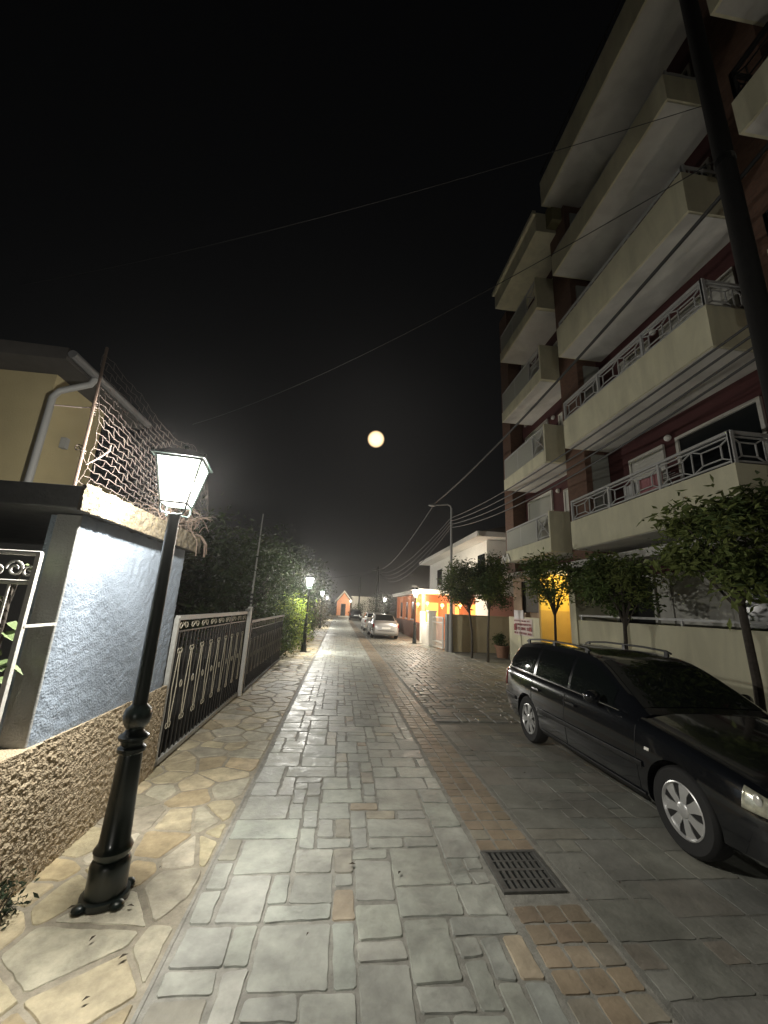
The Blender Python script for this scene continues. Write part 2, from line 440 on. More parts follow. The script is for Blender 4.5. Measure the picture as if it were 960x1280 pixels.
# bits of dry litter on the path
rg = random.Random(11)
M_lit = mat('dry_leaf', (.05, .035, .02), .8)
lf = MB()
for (x, y) in [(-1.62, 2.62), (-1.58, 2.45), (-1.12, 2.95), (-1.2, 2.72), (-.98, 2.6), (-1.03, 2.38), (-1.45, 2.95), (-1.1, 3.3), (.22, 3.3), (.55, 3.2), (-.05, 2.7), (1.9, 3.2), (2.1, 3.05), (2.3, 4.9), (1.9, 5.6)]:
    a = rg.uniform(0, 6.3); L = rg.uniform(.012, .028); w = L * .4
    d = Vector((math.cos(a), math.sin(a), 0)); e = Vector((-d.y, d.x, 0)); c = Vector((x, y, .024))
    lf.add([c - d * L, c - e * w + Vector((0, 0, .008)), c + d * L + Vector((0, 0, .004)), c + e * w + Vector((0, 0, .008))], [(0, 1, 2, 3)])
litter = lf.build('leaf_litter', M_lit); kind(litter, 'stuff'); tag(litter, 'small dark dry leaves scattered on the paving', 'leaf litter')
# ------------------------------------------------------------------ street lamps
E_pane = emitter('lamp_pane', (1.0, .96, .86), 9.0, .5)
E_warm = emitter('warm_globe', (1.0, .42, .12), 7.0, 0)
def street_lamp(x, y, label, power=LAMP_W, color=(1.0, .965, .88), rz=0.0, zs=1.0):
    t = thing('street_lamp', label, 'street lamp', (x, y, .012), rz, 'lantern street lamps along the road')
    prof = [(.135, 0), (.135, .03), (.112, .035), (.112, .19), (.10, .215), (.092, .22), (.106, .245), (.11, .265), (.098, .285), (.088, .30), (.078, .55), (.072, .78), (.068, .80), (.085, .815), (.085, .835), (.066, .85), (.075, .875), (.092, .89), (.092, .905), (.06, .93), (.055, .95), (.08, .985), (.088, 1.03), (.078, 1.07), (.05, 1.095), (.045, 1.11)]
    MB().lathe(prof, n=24).build('base', M_green, t, smooth=True)
    for k in range(4):
        a = math.pi / 4 + k * math.pi / 2
        MB().ball((.138 * math.cos(a), .138 * math.sin(a), .012), .042, 10, 6, sc=(1, 1, .5)).build('foot', M_green, t, smooth=True)
    MB().lathe([(.047, 1.10), (.040, 2.40), (.046, 2.41), (.046, 2.44), (.02, 2.45)], n=18).build('pole', M_green, t, smooth=True)
    # lantern: narrow at the bottom, wide at the top
    zb, zt, b, w = 2.52, 2.86, .092, .158
    f = MB()
    for sx, sy in ((-1, -1), (1, -1), (1, 1), (-1, 1)):
        f.bar((sx * b, sy * b, zb), (sx * w, sy * w, zt), .012)
        f.tube([(sx * .03, sy * .03, 2.44), (sx * .075, sy * .075, 2.44), (sx * .088, sy * .088, 2.465), (sx * b, sy * b, zb)], .008, 6)
    q = [(-1, -1), (1, -1), (1, 1), (-1, 1)]
    for i in range(4):
        a, c = q[i], q[(i + 1) % 4]
        f.bar((a[0] * b, a[1] * b, zb), (c[0] * b, c[1] * b, zb), .012); f.bar((a[0] * w, a[1] * w, zt), (c[0] * w, c[1] * w, zt), .014)
    f.build('lantern_frame', M_green, t)
    v = [(sx * (b - .004), sy * (b - .004), zb) for sx, sy in q] + [(sx * (w - .004), sy * (w - .004), zt) for sx, sy in q]
    MB().add(v, [(0, 1, 5, 4), (1, 2, 6, 5), (2, 3, 7, 6), (3, 0, 4, 7)]).build('lantern_glass', E_pane, t, fix=False)
    c = .188
    v = [(sx * c, sy * c, zt + .008) for sx, sy in q] + [(sx * c, sy * c, zt + .022) for sx, sy in q] + [(sx * .07, sy * .07, zt + .10) for sx, sy in q] + [(0, 0, zt + .125)]
    fs = [(0, 3, 2, 1)] + [(i, (i + 1) % 4, 4 + (i + 1) % 4, 4 + i) for i in range(4)] + [(4 + i, 4 + (i + 1) % 4, 8 + (i + 1) % 4, 8 + i) for i in range(4)] + [(8 + i, 8 + (i + 1) % 4, 12) for i in range(4)]
    cp = MB().add(v, fs).build('lantern_cap', M_green, t)
    for sx, sy in q: MB().ball((sx * (c - .006), sy * (c - .006), zt + .025), .014, 8, 6, sc=(1, 1, 1.4)).build('finial', M_green, cp, smooth=True)
    MB().ball((0, 0, zt + .14), .022, 8, 6).build('finial', M_green, cp, smooth=True)
    ld = bpy.data.lights.new('lamp_bulb', 'POINT'); ld.energy = power; ld.shadow_soft_size = .05; ld.color = color
    lo = bpy.data.objects.new('lamp_bulb', ld); COL.objects.link(lo); lo.parent = t; lo.location = (0, 0, 2.70)
    return t
street_lamp(-1.32, 3.05, 'dark green lantern street lamp by the pale blue wall, nearest the viewer', rz=R(9))
street_lamp(-1.30, 16.2, 'dark lantern street lamp beside the bright yellow green shrub', FAR_W)
street_lamp(-1.50, 32.7, 'left path lantern lamp next beyond the one by the yellow green shrub', FAR_W)
street_lamp(-1.66, 50.0, 'farthest lit lantern street lamp along the left path beside the hedge', FAR_W)
street_lamp(4.15, 21.6, 'lit lantern street lamp in front of the orange house', 1000, color=(1.0, .88, .70))
street_lamp(5.05, 45.0, 'distant lit lantern street lamp behind the parked white cars on the right', FAR_W, color=(1.0, .93, .80))
street_lamp(1.9, 73.0, 'lit lantern street lamp beside the gabled orange house at the street end', FAR_W, color=(1.0, .88, .66))
street_lamp(-1.36, -10.0, 'lantern street lamp on the path behind the viewer')

# ------------------------------------------------------------------ left wall with stone plinth and flat canopy
gh = thing('gate_shelter', 'pale blue rendered gate shelter wall with pebble stone base and flat concrete roof', 'wall', (-1.95, 3.9, 0))
def rel(o, t): o.parent = t; o.matrix_parent_inverse = Matrix.Translation(t.location).inverted(); return o
def rough_panel(x, y0, y1, z0, z1, step, amp, freq, seed, thick, mi=0, edge=.0):
    mb = MB(); ny = int((y1 - y0) / step) + 1; nz = int((z1 - z0) / step) + 1
    def fn(u, w):
        y = y0 + (y1 - y0) * u; z = z0 + (z1 - z0) * w
        n = noise.fractal(Vector((y * freq, z * freq, seed)), 1.0, 2.0, 3) * amp
        if edge:
            n -= edge * math.exp(-min(u * (y1 - y0), (1 - u) * (y1 - y0)) / .02)
            if w > .96: z += noise.noise(Vector((y * 9, seed, 0))) * .018
        return (x + n, y, z)
    mb.grid(ny, nz, fn)
    mb.box(x - thick, x - .015, y0, y1, z0, z1 - .012)
    return mb
rel(rough_panel(-1.90, 2.955, 4.88, .80, 2.385, .014, .006, 16, 2.0, .22, edge=.012).build('rendered_wall', M_render, None, smooth=True, fix=False), gh)
rel(rough_panel(-1.86, 2.2, 4.93, -.02, .875, .010, .012, 36, 5.0, .28, edge=.02).build('plinth', M_pebble, None, smooth=True, fix=False), gh)
pl = MB().box(-2.075, -1.907, 2.94, 2.96, .86, 2.38); rel(pl.build('pillar', M_pillar, None, bevel=.008), gh)
# flat roof slab, its road edge rough exposed concrete
sb = MB().box(-4.6, -1.802, 2.74, 4.98, 2.39, 2.55); rel(sb.build('roof_slab', M_capd, None, bevel=.01), gh)
eb = rough_panel(-1.775, 2.72, 5.0, 2.375, 2.565, .011, .02, 16, 9.0, .03, edge=.01); rel(eb.build('slab_edge', M_cap, None, smooth=True, fix=False), gh)
bk = MB().box(-4.6, -2.13, 4.70, 4.9, 0, 2.39); rel(bk.build('rear_wall', M_pillar, None), gh)

# small white scrolled gate inside the shelter opening
wg = thing('scroll_gate', 'small white iron railing gate with scrolls standing on the pebble stone base', 'gate', (-1.89, 2.64, 0))
f = MB()
f.bar((-.01, 0, .86), (-.01, 0, 2.06), .028); f.bar((-1.1, 0, .86), (-1.1, 0, 2.07), .028)
f.tube([(-1.1, 0, 2.06), (0, 0, 2.06)], .016, 8); f.tube([(-1.1, 0, 1.88), (0, 0, 1.88)], .014, 8); f.bar((-1.1, 0, .90), (0, 0, .90), .03)
f.bar((0, 0, 1.62), (-.02, .3, 1.62), .016)
f.build('frame', M_white_iron, wg)
f = MB()
def spiral(cx, cz, r, turns, sgn, y=0, n=22, a0=0):
    return [(cx + sgn * r * (1 - .8 * i / n) * math.cos(a0 + turns * 2 * math.pi * i / n), y, cz + r * (1 - .8 * i / n) * math.sin(a0 + turns * 2 * math.pi * i / n)) for i in range(n + 1)]
for k in range(6):
    cx = -.13 - k * .18
    f.tube(spiral(cx, 1.96, .055, 1.5, 1 if k % 2 else -1), .008, 6)
    f.tube(spiral(cx + .08, 1.945, .04, 1.3, -1 if k % 2 else 1), .007, 6)
for k in range(8):
    x = -.14 - k * .125
    f.tube([(x, 0, .9), (x, 0, 1.87)], .008, 6)
f.build('scrollwork', M_white_iron, wg)

# ------------------------------------------------------------------ pebble side: rope netting with its pole
np_ = thing('net_pole', 'thin pale pole holding the netting at the roof corner of the shelter', 'pole', (-2.0, 2.93, 2.55))
MB().tube([(0, 0, 0), (.005, -.01, .55), (-.002, -.02, 1.2)], .011, 8).build('pole', mat('rusty_pole', (.13, .09, .07), .8), np_, smooth=True)
f = MB(); rr = random.Random(4)
f.tube([(.0, .0, .28), (.03, .02, .22), (.07, .08, .3), (.10, .13, .38), (.09, .15, .44)], .006, 5)
for z in (.3, .62, .66, .7):
    f.tube([(.016 * math.cos(a), .016 * math.sin(a), z + a * .003) for a in np.linspace(0, 12, 24)], .004, 4)
f.tube(spiral(-.04, .34, .03, 1.4, 1), .004, 4); f.tube([(-.3, .02, .68), (-.1, 0, .67), (0, 0, .68)], .006, 4)
f.build('tie_wire', M_net, np_)
net = MB(); rr = random.Random(21)
NY, NZ = 40, 19
def netp(i, j):
    u = i / NY; v = j / NZ
    y = 2.93 + 2.55 * (u ** .96)
    top = 1.16 - .10 * u + .05 * math.sin(u * 9) - .42 * max(0, u - .62) / .38 - .12 * math.sin(math.pi * min(1, u * 1.6)) 
    z = 2.56 + v * top - .12 * math.sin(math.pi * u) * (1 - v) * v * 2
    bul = .12 * math.sin(math.pi * u) * math.sin(math.pi * v * .8) + .05 * math.sin(5 * u + 4 * v)
    n = Vector((y * 3, v * 5, 1.3))
    y += .035 * noise.noise(n) + .03 * math.sin(v * 6 + u * 3); z += .03 * noise.noise(n + Vector((7, 3, 1)))
    return Vector((-2.0 + bul + .02 * noise.noise(n * 2), y + rr.uniform(-.008, .008), z + rr.uniform(-.006, .006)))
G_ = [[netp(i, j) for j in range(NZ + 1)] for i in range(NY + 1)]
for j in range(NZ + 1):
    pts = []
    for i in range(NY + 1):
        p = G_[i][j].copy(); p.z += .007 if (i + j) % 2 else -.007
        pts.append(p)
    net.tube(pts, .0014, 4)
for i in range(NY + 1):
    for j in range(NZ):
        if (i + j) % 2 == 0 or i in (0, NY):
            a = G_[i][j].copy(); b = G_[i][j + 1].copy()
            net.tube([a, (a + b) / 2 + Vector((0, rr.uniform(-.008, .008), 0)), b], .0013, 4)
tag(net.build('wire_netting', M_net), 'sagging wire netting strung above the flat concrete roof edge', 'netting')
dv = MB(); rr = random.Random(8)
for k in range(130):
    y = rr.uniform(4.1, 5.1); p = Vector((-2.02 + rr.uniform(-.12, .18), y, 2.58 + rr.uniform(0, .15)))
    pts = []; d = Vector((rr.uniform(-.2, .3), rr.uniform(-.5, .5), rr.uniform(.5, 1))).normalized()
    L = rr.uniform(.18, .50); n = 10
    for i in range(n):
        pts.append(p.copy()); d += Vector((rr.uniform(-.5, .45), rr.uniform(-.5, .4), rr.uniform(-.55, .15))); d.normalize(); p = p + d * L / n
        if p.z < 2.575 and p.x < -1.74: p.z = 2.58
    dv.tube(pts, [.0055 * (1 - .6 * i / n) for i in range(n)], 4)
for k in range(7):
    y = rr.uniform(4.6, 5.1)
    dv.tube([(-1.9, y, 2.6), (-1.80, y + .03, 2.6), (-1.73, y + .05, 2.5), (-1.73, y + .08 + rr.uniform(-.05, .05), 2.3 + rr.uniform(0, .15))], .004, 4)
tag(dv.build('dry_vine', M_vine), 'tangle of dry vine twigs at the far end of the concrete roof', 'vine')

# ------------------------------------------------------------------ iron driveway gate and fence
def iron_panel(t, y0, y1, z0, z1, scrolls, light, matw, mats):
    x = 0
    f = MB(); f.bar((x, y0, z0), (x, y0, z1), .05); f.bar((x, y0, z1), (x, y1, z1), .055); f.bar((x, y0, z0 + .02), (x, y1, z0 + .02), .05)
    f.build('frame', matw, t)
    f = MB(); n = int((y1 - y0) / .125)
    f.bar((x, y0, z1 - .16), (x, y1, z1 - .16), .018)
    for k in range(1, n):
        y = y0 + (y1 - y0) * k / n; f.bar((x, y, z0), (x, y, z1 - .16), .015)
    ym = y0 + (y1 - y0) * .66; f.bar((x, ym, z0), (x, ym, z1), .035)
    f.build('bars', M_black, t)
    f = MB()
    m = scrolls; dy = (y1 - y0) / m
    for k in range(m):
        y = y0 + (k + .5) * dy
        sp = lambda cy, cz, r, s, a0: [(x + .012, cy + s * r * (1 - .5 * i / 14) * math.cos(a0 + 5.6 * i / 14), cz + r * (1 - .5 * i / 14) * math.sin(a0 + 5.6 * i / 14)) for i in range(15)]
        za, zb = z0 + .38, z1 - .40
        for s in (-1, 1):
            f.tube([(x + .014, y + s * .02, zb), (x + .014, y + s * .062, (za + zb) / 2), (x + .014, y + s * .02, za)], .0055, 5)
            f.tube(sp(y + s * .035, zb + .02, .042, s, 3.4), .005, 5); f.tube(sp(y + s * .035, za - .02, .042, s, 2.9), .005, 5)
            f.tube(sp(y + s * dy * .24, z1 - .085, .045, s, 3.1), .006, 5)
        f.tube([(x + .012, y - .04, z1 - .05), (x + .012, y, z1 - .09), (x + .012, y + .04, z1 - .05)], .007, 5)
        if k < m - 1: f.tube([(x + .014, y + dy * .5 + .03 * math.cos(a), (za + zb) / 2 + .04 * math.sin(a)) for a in np.linspace(0, 6.28, 12)], .006, 4)
    f.build('scrollwork', mats, t)
M_plate = mat('gate_backing', (.014, .014, .015), .6)
t = thing('iron_gate', 'black barred driveway gate with pale frame and curled iron scrolls', 'gate', (-1.90, 0, 0))
iron_panel(t, 4.97, 8.46, .04, 1.60, 9, 1, M_iron, M_scroll)
t = thing('iron_fence', 'dark iron scroll fence section beyond the white post', 'fence', (-1.84, 0, 0))
iron_panel(t, 8.66, 13.6, .04, 1.42, 14, 0, M_black, mat('scroll_dull', (.22, .20, .16), .5))
t = thing('gate_post', 'white gate post with a tall thin rod on top', 'post', (-1.86, 8.55, 0))
MB().bar((0, 0, 0), (0, 0, 1.72), .075).build('post', M_white_iron, t, bevel=.006)
MB().tube([(0, 0, 1.72), (0, .02, 2.2), (.0, .1, 3.75)], [.02, .018, .012], 8).build('rod', M_iron, t, smooth=True)
f = MB()
for z in (1.78, 1.86, 1.95): f.lathe([(.03, 0), (.035, .02), (.03, .04)], (0, .01, z), 10)
f.build('clamp', M_black, t)
MB().bar((-.05, -.1, 1.64), (.03, .05, 1.68), .06).build('latch', M_iron, t)

# ------------------------------------------------------------------ yellow house behind the shelter
h = thing('yellow_house', 'pale yellow house with dark eaves behind the flat concrete roof', 'house', (-6, 8, 0))
rel(MB().box(-9.5, -3.98, 5.02, 6.1, 0, 4.655).box(-9.5, -6.6, 6.1, 12, 0, 4.65).build('wall', mat('house_yellow', (.34, .285, .155), .85, var=.1, nscale=1.5, bump=.3, bscale=50), None), h)
rf = MB(); rf.prism([(-10.2, 4.66), (-3.62, 4.66), (-3.62, 4.82), (-6.8, 4.9), (-10.2, 4.82)], 4.62, 6.6, 'xz'); rel(rf.build('roof', M_roofdk, None), h)
gt = MB(); gt.tube([(-3.56, 4.62, 4.74), (-3.56, 6.6, 4.74)], .055, 8); rel(gt.build('gutter', mat('gutter_grey', (.14, .14, .14), .6), None, smooth=True), h)
dp = MB(); dp.tube([(-3.56, 5.12, 4.72), (-3.60, 5.10, 4.60), (-3.9, 5.02, 4.42), (-3.93, 4.98, 4.3), (-3.93, 4.97, 2.5), (-3.93, 4.97, .1)], .042, 10); rel(dp.build('downpipe', M_pipe, None, smooth=True), h)
wf = MB(); wf.box(-5.2, -4.72, 4.98, 5.03, 2.9, 4.3); rel(wf.build('window', M_glass, None), h)
cl = MB(); cl.box(-3.975, -3.90, 5.35, 5.42, 3.75, 3.9); rel(cl.build('wall_box', M_pipe, None), h)
# ------------------------------------------------------------------ apartment building
A = thing('apartment_building', 'tall cream apartment block with long balconies and maroon walls on the right', 'apartment building', (7.6, 8, 0))
def ab(mb, name, m, parent=None, bevel=0):
    o = mb.build(name, m, None, bevel=bevel)
    if parent is None: rel(o, A)
    else: o.parent = parent
    return o
X0 = 6.2; XW = 7.6
ab(MB().box(XW, 15, -3, 9.9, 3.45, 17.2), 'recessed_wall', M_red)
ab(MB().box(7.5, 15, 9.9, 15.0, 3.45, 16.2), 'recessed_wall', M_red)
ab(MB().box(8.3, 15, -3, 15.8, 0, 3.45), 'ground_floor_wall', M_shutter)
ab(MB().box(6.86, 7.6, 9.92, 10.86, 3.45, 16.0), 'brick_column', M_brick)
ab(MB().box(6.95, 15, 15.0, 15.8, 3.45, 16.0), 'brick_column', M_brick)
ab(MB().box(7.1, 7.6, 4.15, 5.15, 3.45, 18), 'brick_column', M_brick)
ab(MB().box(6.9, 8.3, -3, 15.8, 3.25, 3.449), 'floor_slab', M_soffit)

def railing(mb, p0, p1, z0, z1, seg=1.55):
    p0 = Vector((*p0, 0)); p1 = Vector((*p1, 0)); L = (p1 - p0).length; n = max(1, round(L / seg))
    def at(t, z): q = p0.lerp(p1, t); return (q.x, q.y, z)
    for k in range(n + 1): mb.bar(at(k / n, z0), at(k / n, z1 + .02), .055)
    H = z1 - z0
    mb.bar(at(0, z1), at(1, z1), .05); mb.bar(at(0, z1 - .13 * H), at(1, z1 - .13 * H), .024); mb.bar(at(0, z0 + .06), at(1, z0 + .06), .03)
    for k in range(n):
        a = k / n; b = (k + 1) / n; m = (a + b) / 2; w = b - a
        for s0, s1 in ((a, m), (m, b)):
            c = (s0 + s1) / 2; q = (s1 - s0) * .24
            zt, zb = z1 - .13 * H, z0 + .06
            zm = (zt + zb) / 2
            mb.bar(at(s0, zt), at(c - q, zm + .12), .02); mb.bar(at(s0, zb), at(c - q, zm - .12), .02)
            mb.bar(at(s1, zt), at(c + q, zm + .12), .02); mb.bar(at(s1, zb), at(c + q, zm - .12), .02)
            mb.bar(at(c - q, zm - .12), at(c - q, zm + .12), .02); mb.bar(at(c + q, zm - .12), at(c + q, zm + .12), .02)
            mb.bar(at(c - q, zm + .12), at(c + q, zm + .12), .02); mb.bar(at(c - q, zm - .12), at(c + q, zm - .12), .02)
            mb.bar(at(s1, zb), at(s1, zt), .02)

def long_balcony(y0, y1, zb, fascia, ztop, xin=XW, ins=.06):
    m = MB()
    m.box(X0, xin - .003, y0, y1, zb, zb + .2)
    m.box(X0, X0 + .12, y0, y1, zb + .2, zb + fascia); m.box(X0 + .12, xin - .003, y0, y0 + .12, zb + .2, zb + fascia); m.box(X0 + .12, xin - .003, y1 - .12, y1, zb + .2, zb + fascia)
    b = ab(m, 'balcony', M_cream)
    s = MB(); s.box(X0 + .05, xin - .02, y0 + .05, y1 - .05, zb - .012, zb - .002); ab(s, 'soffit', M_soffit, b)
    r = MB(); railing(r, (X0 + ins, y0 + .04), (X0 + ins, y1 - .04), zb + fascia, ztop); railing(r, (X0 + ins, y0 + .06), (xin - .1, y0 + .06), zb + fascia, ztop, 1.4)
    ab(r, 'railing', M_rail, b)
    return b
def opening(y0, y1, z0, z1, x, kindm, shutter=0.0, frame=M_shutter):
    m = MB()
    for a in ((y0 - .07, y0, z0, z1 + .07), (y1, y1 + .07, z0, z1 + .07), (y0, y1, z1, z1 + .07)): m.box(x - .06, x + .02, *a)
    o = ab(m, 'window', frame)
    ab(MB().box(x - .012, x + .01, y0, y1, z0, z1 - (z1 - z0) * shutter), 'pane', kindm, o)
    if shutter > 0:
        q = MB(); zz = z1 - (z1 - z0) * shutter; n = int((z1 - zz) / .05)
        for k in range(n): q.box(x - .03 - .006 * (k % 2), x - .013, y0, y1, zz + k * (z1 - zz) / n, zz + (k + 1) * (z1 - zz) / n)
        ab(q, 'shutter', M_shutter, o)
ZB = [3.6, 6.58, 9.63, 12.72]
ZT = [4.95, 8.02, 10.86, 13.62]
for zb, zt, fz in zip(ZB, ZT, (.78, .86, 1.0, .75)):
    long_balcony(5.2, 9.8, zb, fz, zt, ins=.06 if zb < 9 else .10)
    opening(8.0, 9.0, zb + .2, zb + 2.35, XW, M_glass, 1.0)
    opening(5.75, 7.5, zb + .2, zb + 2.35, XW, M_glass, 0.0 if zb < 5 or zb > 9 else 1.0)
    lp = MB(); lp.ball((XW - .06, 8.6 - .85, zb + 2.5), .08, 10, 8); ab(lp, 'wall_lamp', M_hwhite)
    pn = MB(); pn.box(7.05, 7.56, 9.86, 9.915, zb + .2, zb + 2.9); ab(pn, 'grey_panel', mat('panel_grey', (.30, .31, .28), .7))
# top floor parapet and roof edge
t_ = MB(); t_.box(X0 - .05, XW + .5, 3.0, 10.1, 16.05, 16.25); t_.box(X0 - .05, X0 + .1, 3.0, 10.1, 16.25, 17.15); ab(t_, 'roof_slab', M_cream)
ab(MB().box(X0, XW, 3.05, 10.05, 16.036, 16.047), 'soffit', M_soffit)
r = MB(); r.tube([(X0, 3.0, 17.6), (X0, 10.1, 17.6)], .03, 6)
for k in range(9): r.tube([(X0, 3.1 + k * .86, 17.1), (X0, 3.1 + k * .86, 17.6)], .02, 6)
ab(r, 'roof_rail', M_black)
t_ = MB(); t_.box(X0 - .1, 7.9, 10.45, 14.25, 15.35, 16.2); t_.box(X0 - .22, X0 - .1, 10.4, 14.3, 16.06, 16.22); ab(t_, 'roof_slab', M_cream)
ab(MB().box(6.5, 7.3, 10.05, 10.45, 15.5, 16.3), 'roof_box', mat('olive_box', (.20, .18, .09), .8))
# left bay balconies with a solid cream side panel and glazed fronts
M_frost = mat('frosted_panel', (.33, .33, .29), .5)
for zb, zt in zip((3.72, 6.60, 9.57, 12.45), (4.92, 7.85, 10.85, 13.7)):
    m = MB(); m.box(X0, 7.497, 10.95, 14.1, zb, zb + .2)
    m.box(X0, X0 + .1, 10.95, 14.1, zb + .2, zb + .42); m.box(X0 + .1, 7.497, 14.0, 14.1, zb + .2, zb + .42)
    b = ab(m, 'balcony', M_cream)
    ab(MB().box(X0 + .04, 7.48, 11.0, 14.06, zb - .012, zb - .002), 'soffit', M_soffit, b)
    ab(MB().box(X0 - .004, 6.92, 10.87, 10.947, zb - .004, zt + .05), 'side_panel', M_cream, b)
    r = MB()
    r.bar((X0 + .05, 10.95, zt), (X0 + .05, 14.05, zt), .05); r.bar((X0 + .05, 14.05, zt), (7.45, 14.05, zt), .04)
    for y in (10.99, 11.75, 12.9, 14.05): r.bar((X0 + .05, y, zb + .42), (X0 + .05, y, zt), .045)
    r.bar((X0 + .05, 10.95, zb + .5), (X0 + .05, 11.75, zb + .5), .025)
    for (a, c) in ((11.0, 11.75), (11.75, 11.0)): r.bar((X0 + .05, a, zb + .5), (X0 + .05, c, zt), .025)
    r.bar((X0 + .05, 11.2, zb + .75), (X0 + .05, 11.55, zb + .75), .02); r.bar((X0 + .05, 11.2, zt - .25), (X0 + .05, 11.55, zt - .25), .02)
    ab(r, 'railing', M_rail, b)
    g = MB(); g.box(X0 + .03, X0 + .05, 11.78, 12.88, zb + .44, zt - .05); g.box(X0 + .03, X0 + .05, 12.92, 14.02, zb + .44, zt - .05); ab(g, 'frosted_panel', M_frost, b)
    opening(12.9, 14.6, zb + .2, zb + 2.55, 7.5, M_frost, 0.0)
    opening(11.2, 12.0, zb + .2, zb + 2.3, 7.5, M_shutter, 0.6)
    lp = MB(); lp.ball((7.45, 12.4, zb + 2.45), .08, 10, 8); ab(lp, 'wall_lamp', M_hwhite)
# nearest bay, partly out of the picture
for zb in (3.7, 6.75, 9.95, 13.05):
    m = MB(); m.box(X0, XW, -1, 4.15, zb, zb + .2); m.box(X0, X0 + .12, -1, 4.15, zb + .2, zb + .75); m.box(X0 + .12, 7.0, 4.03, 4.15, zb + .2, zb + .75)
    b = ab(m, 'balcony', M_cream)
    ab(MB().box(X0 + .05, XW - .02, -.9, 4.1, zb - .012, zb - .002), 'soffit', M_soffit, b)
    r = MB(); railing(r, (X0 + .06, -1), (X0 + .06, 4.1), zb + .75, zb + 1.4); railing(r, (X0 + .06, 4.09), (7.0, 4.09), zb + .75, zb + 1.4); ab(r, 'railing', M_black, b)
# ground floor: low porch wall, posts, windows
ab(MB().box(7.0, 7.18, -2, 11.05, 0, 1.74), 'porch_wall', M_cream)
ab(MB().box(6.96, 8.27, 11.06, 11.38, 0, 3.245), 'cream_pillar', M_cream)  # pillar extended back as an added divider, keeps entrance light off the porch
r = MB(); r.bar((7.03, -2, 1.87), (7.03, 11.0, 1.87), .05)
for k in range(8): r.bar((7.03, 10.9 - k * 1.7, 1.74), (7.03, 10.9 - k * 1.7, 1.87), .04)
ab(r, 'porch_rail', M_rail)
opening(9.6, 11.0, .6, 2.95, 8.3, M_glass, 0); opening(7.6, 9.0, .6, 2.95, 8.3, M_glass, 1.0); opening(6.6, 7.3, .3, 2.95, 8.3, M_glass, 0); opening(4.5, 6.2, .6, 2.95, 8.3, M_glass, .7)
ab(MB().box(8.24, 8.29, -2, 11.05, 2.6 + .42, 3.24), 'maroon_band', M_red)
# yellow lit entrance
ab(MB().box(7.0, 8.3, 13.2, 13.3, 2.0, 3.25), 'entrance_wall', M_yellow)
ab(MB().box(6.99, 8.3, 13.19, 13.3, 0, 1.997), 'entrance_dado', M_ochre)
ab(MB().box(8.28, 8.296, 11.05, 13.19, 2.0, 3.25), 'entrance_wall', M_yellow)
ab(MB().box(8.27, 8.296, 11.05, 13.19, 0, 1.997), 'entrance_dado', M_ochre)
E_ent = emitter('entrance_lamp_glow', (1.0, .82, .40), 6.0)
en = MB(); en.ball((7.75, 12.2, 3.17), .08, 12, 8, sc=(1, 1, .7)); o = ab(en, 'ceiling_lamp', E_ent)
ld = bpy.data.lights.new('entrance_bulb', 'POINT'); ld.energy = 52; ld.shadow_soft_size = .08; ld.color = (1, .84, .46)
lo = bpy.data.objects.new('entrance_bulb', ld); COL.objects.link(lo); lo.location = (7.6, 12.2, 3.0); rel(lo, A)
# left ground floor bay
m = MB(); m.box(7.2, 8.3, 13.3, 13.75, 0, 3.25); m.box(7.2, 8.3, 15.05, 15.8, 0, 3.25); m.box(7.2, 8.3, 13.75, 15.05, 3.1, 3.25); m.box(7.2, 8.3, 13.75, 15.05, 0, 1.9); ab(m, 'corner_wall', M_beige)
opening(13.76, 15.04, 1.91, 3.09, 7.3, mat('matte_dark_pane', (.035, .037, .034), .75, var=.3, nscale=6), 0, M_black)  # matte dark curtain added so the window shows no street lamp reflection
ab(MB().box(6.98, 7.19, 13.31, 15.8, 0, 1.72), 'front_wall', M_cream)
m = MB()
for k, y in enumerate((13.7, 14.05)):
    m.bar((X0 - .02, y, 3.72), (X0 - .02, y + .22, 4.02), .07); m.bar((X0 - .02, y + .40, 3.72), (X0 - .02, y + .22, 4.02), .07)
ab(m, 'white_emblem', M_hwhite)

# sale sign tied on the low front wall
sg = thing('notice_banner', 'white notice banner with red lettering on the low cream wall', 'sign', (6.96, 14.55, 1.05))
g = MB(); g.grid(8, 6, lambda u, v: (.012 * math.sin(u * 7 + v * 3), -.75 + 1.5 * u, .0 + .62 * v)); g.build('cloth', mat('banner_white', (.62, .52, .50), .8), sg, fix=False)
M_inkr = mat('red_ink', (.25, .03, .04), .7)
g = MB(); rr = random.Random(2)
for row, (z, hgt) in enumerate(((.53, .05), (.40, .07), (.25, .10), (.08, .07))):
    y = -.68
    while y < .62:
        w = rr.uniform(.04, .10)
        if rr.random() < .86:
            g.box(-.022, -.016, y, y + w * .25, z - hgt / 2, z + hgt / 2); g.box(-.022, -.016, y, y + w * .8, z + hgt * .28, z + hgt * .5)
            if rr.random() < .6: g.box(-.022, -.016, y, y + w * .8, z - hgt * .5, z - hgt * .3)
            if rr.random() < .5: g.box(-.022, -.016, y + w * .6, y + w * .8, z - hgt / 2, z + hgt / 2)
        y += w
g.box(-.021, -.017, -.72, -.55, .18, .33); g.box(-.021, -.017, .52, .72, .16, .40)
g.build('lettering', M_inkr, sg)
ps = tag(MB().box(6.95, 6.97, 14.45, 15.25, 1.66, 1.98).build('paper_sheet', mat('paper', (.62, .60, .62), .8)), 'pale paper sheet hung above the red lettered banner', 'paper')

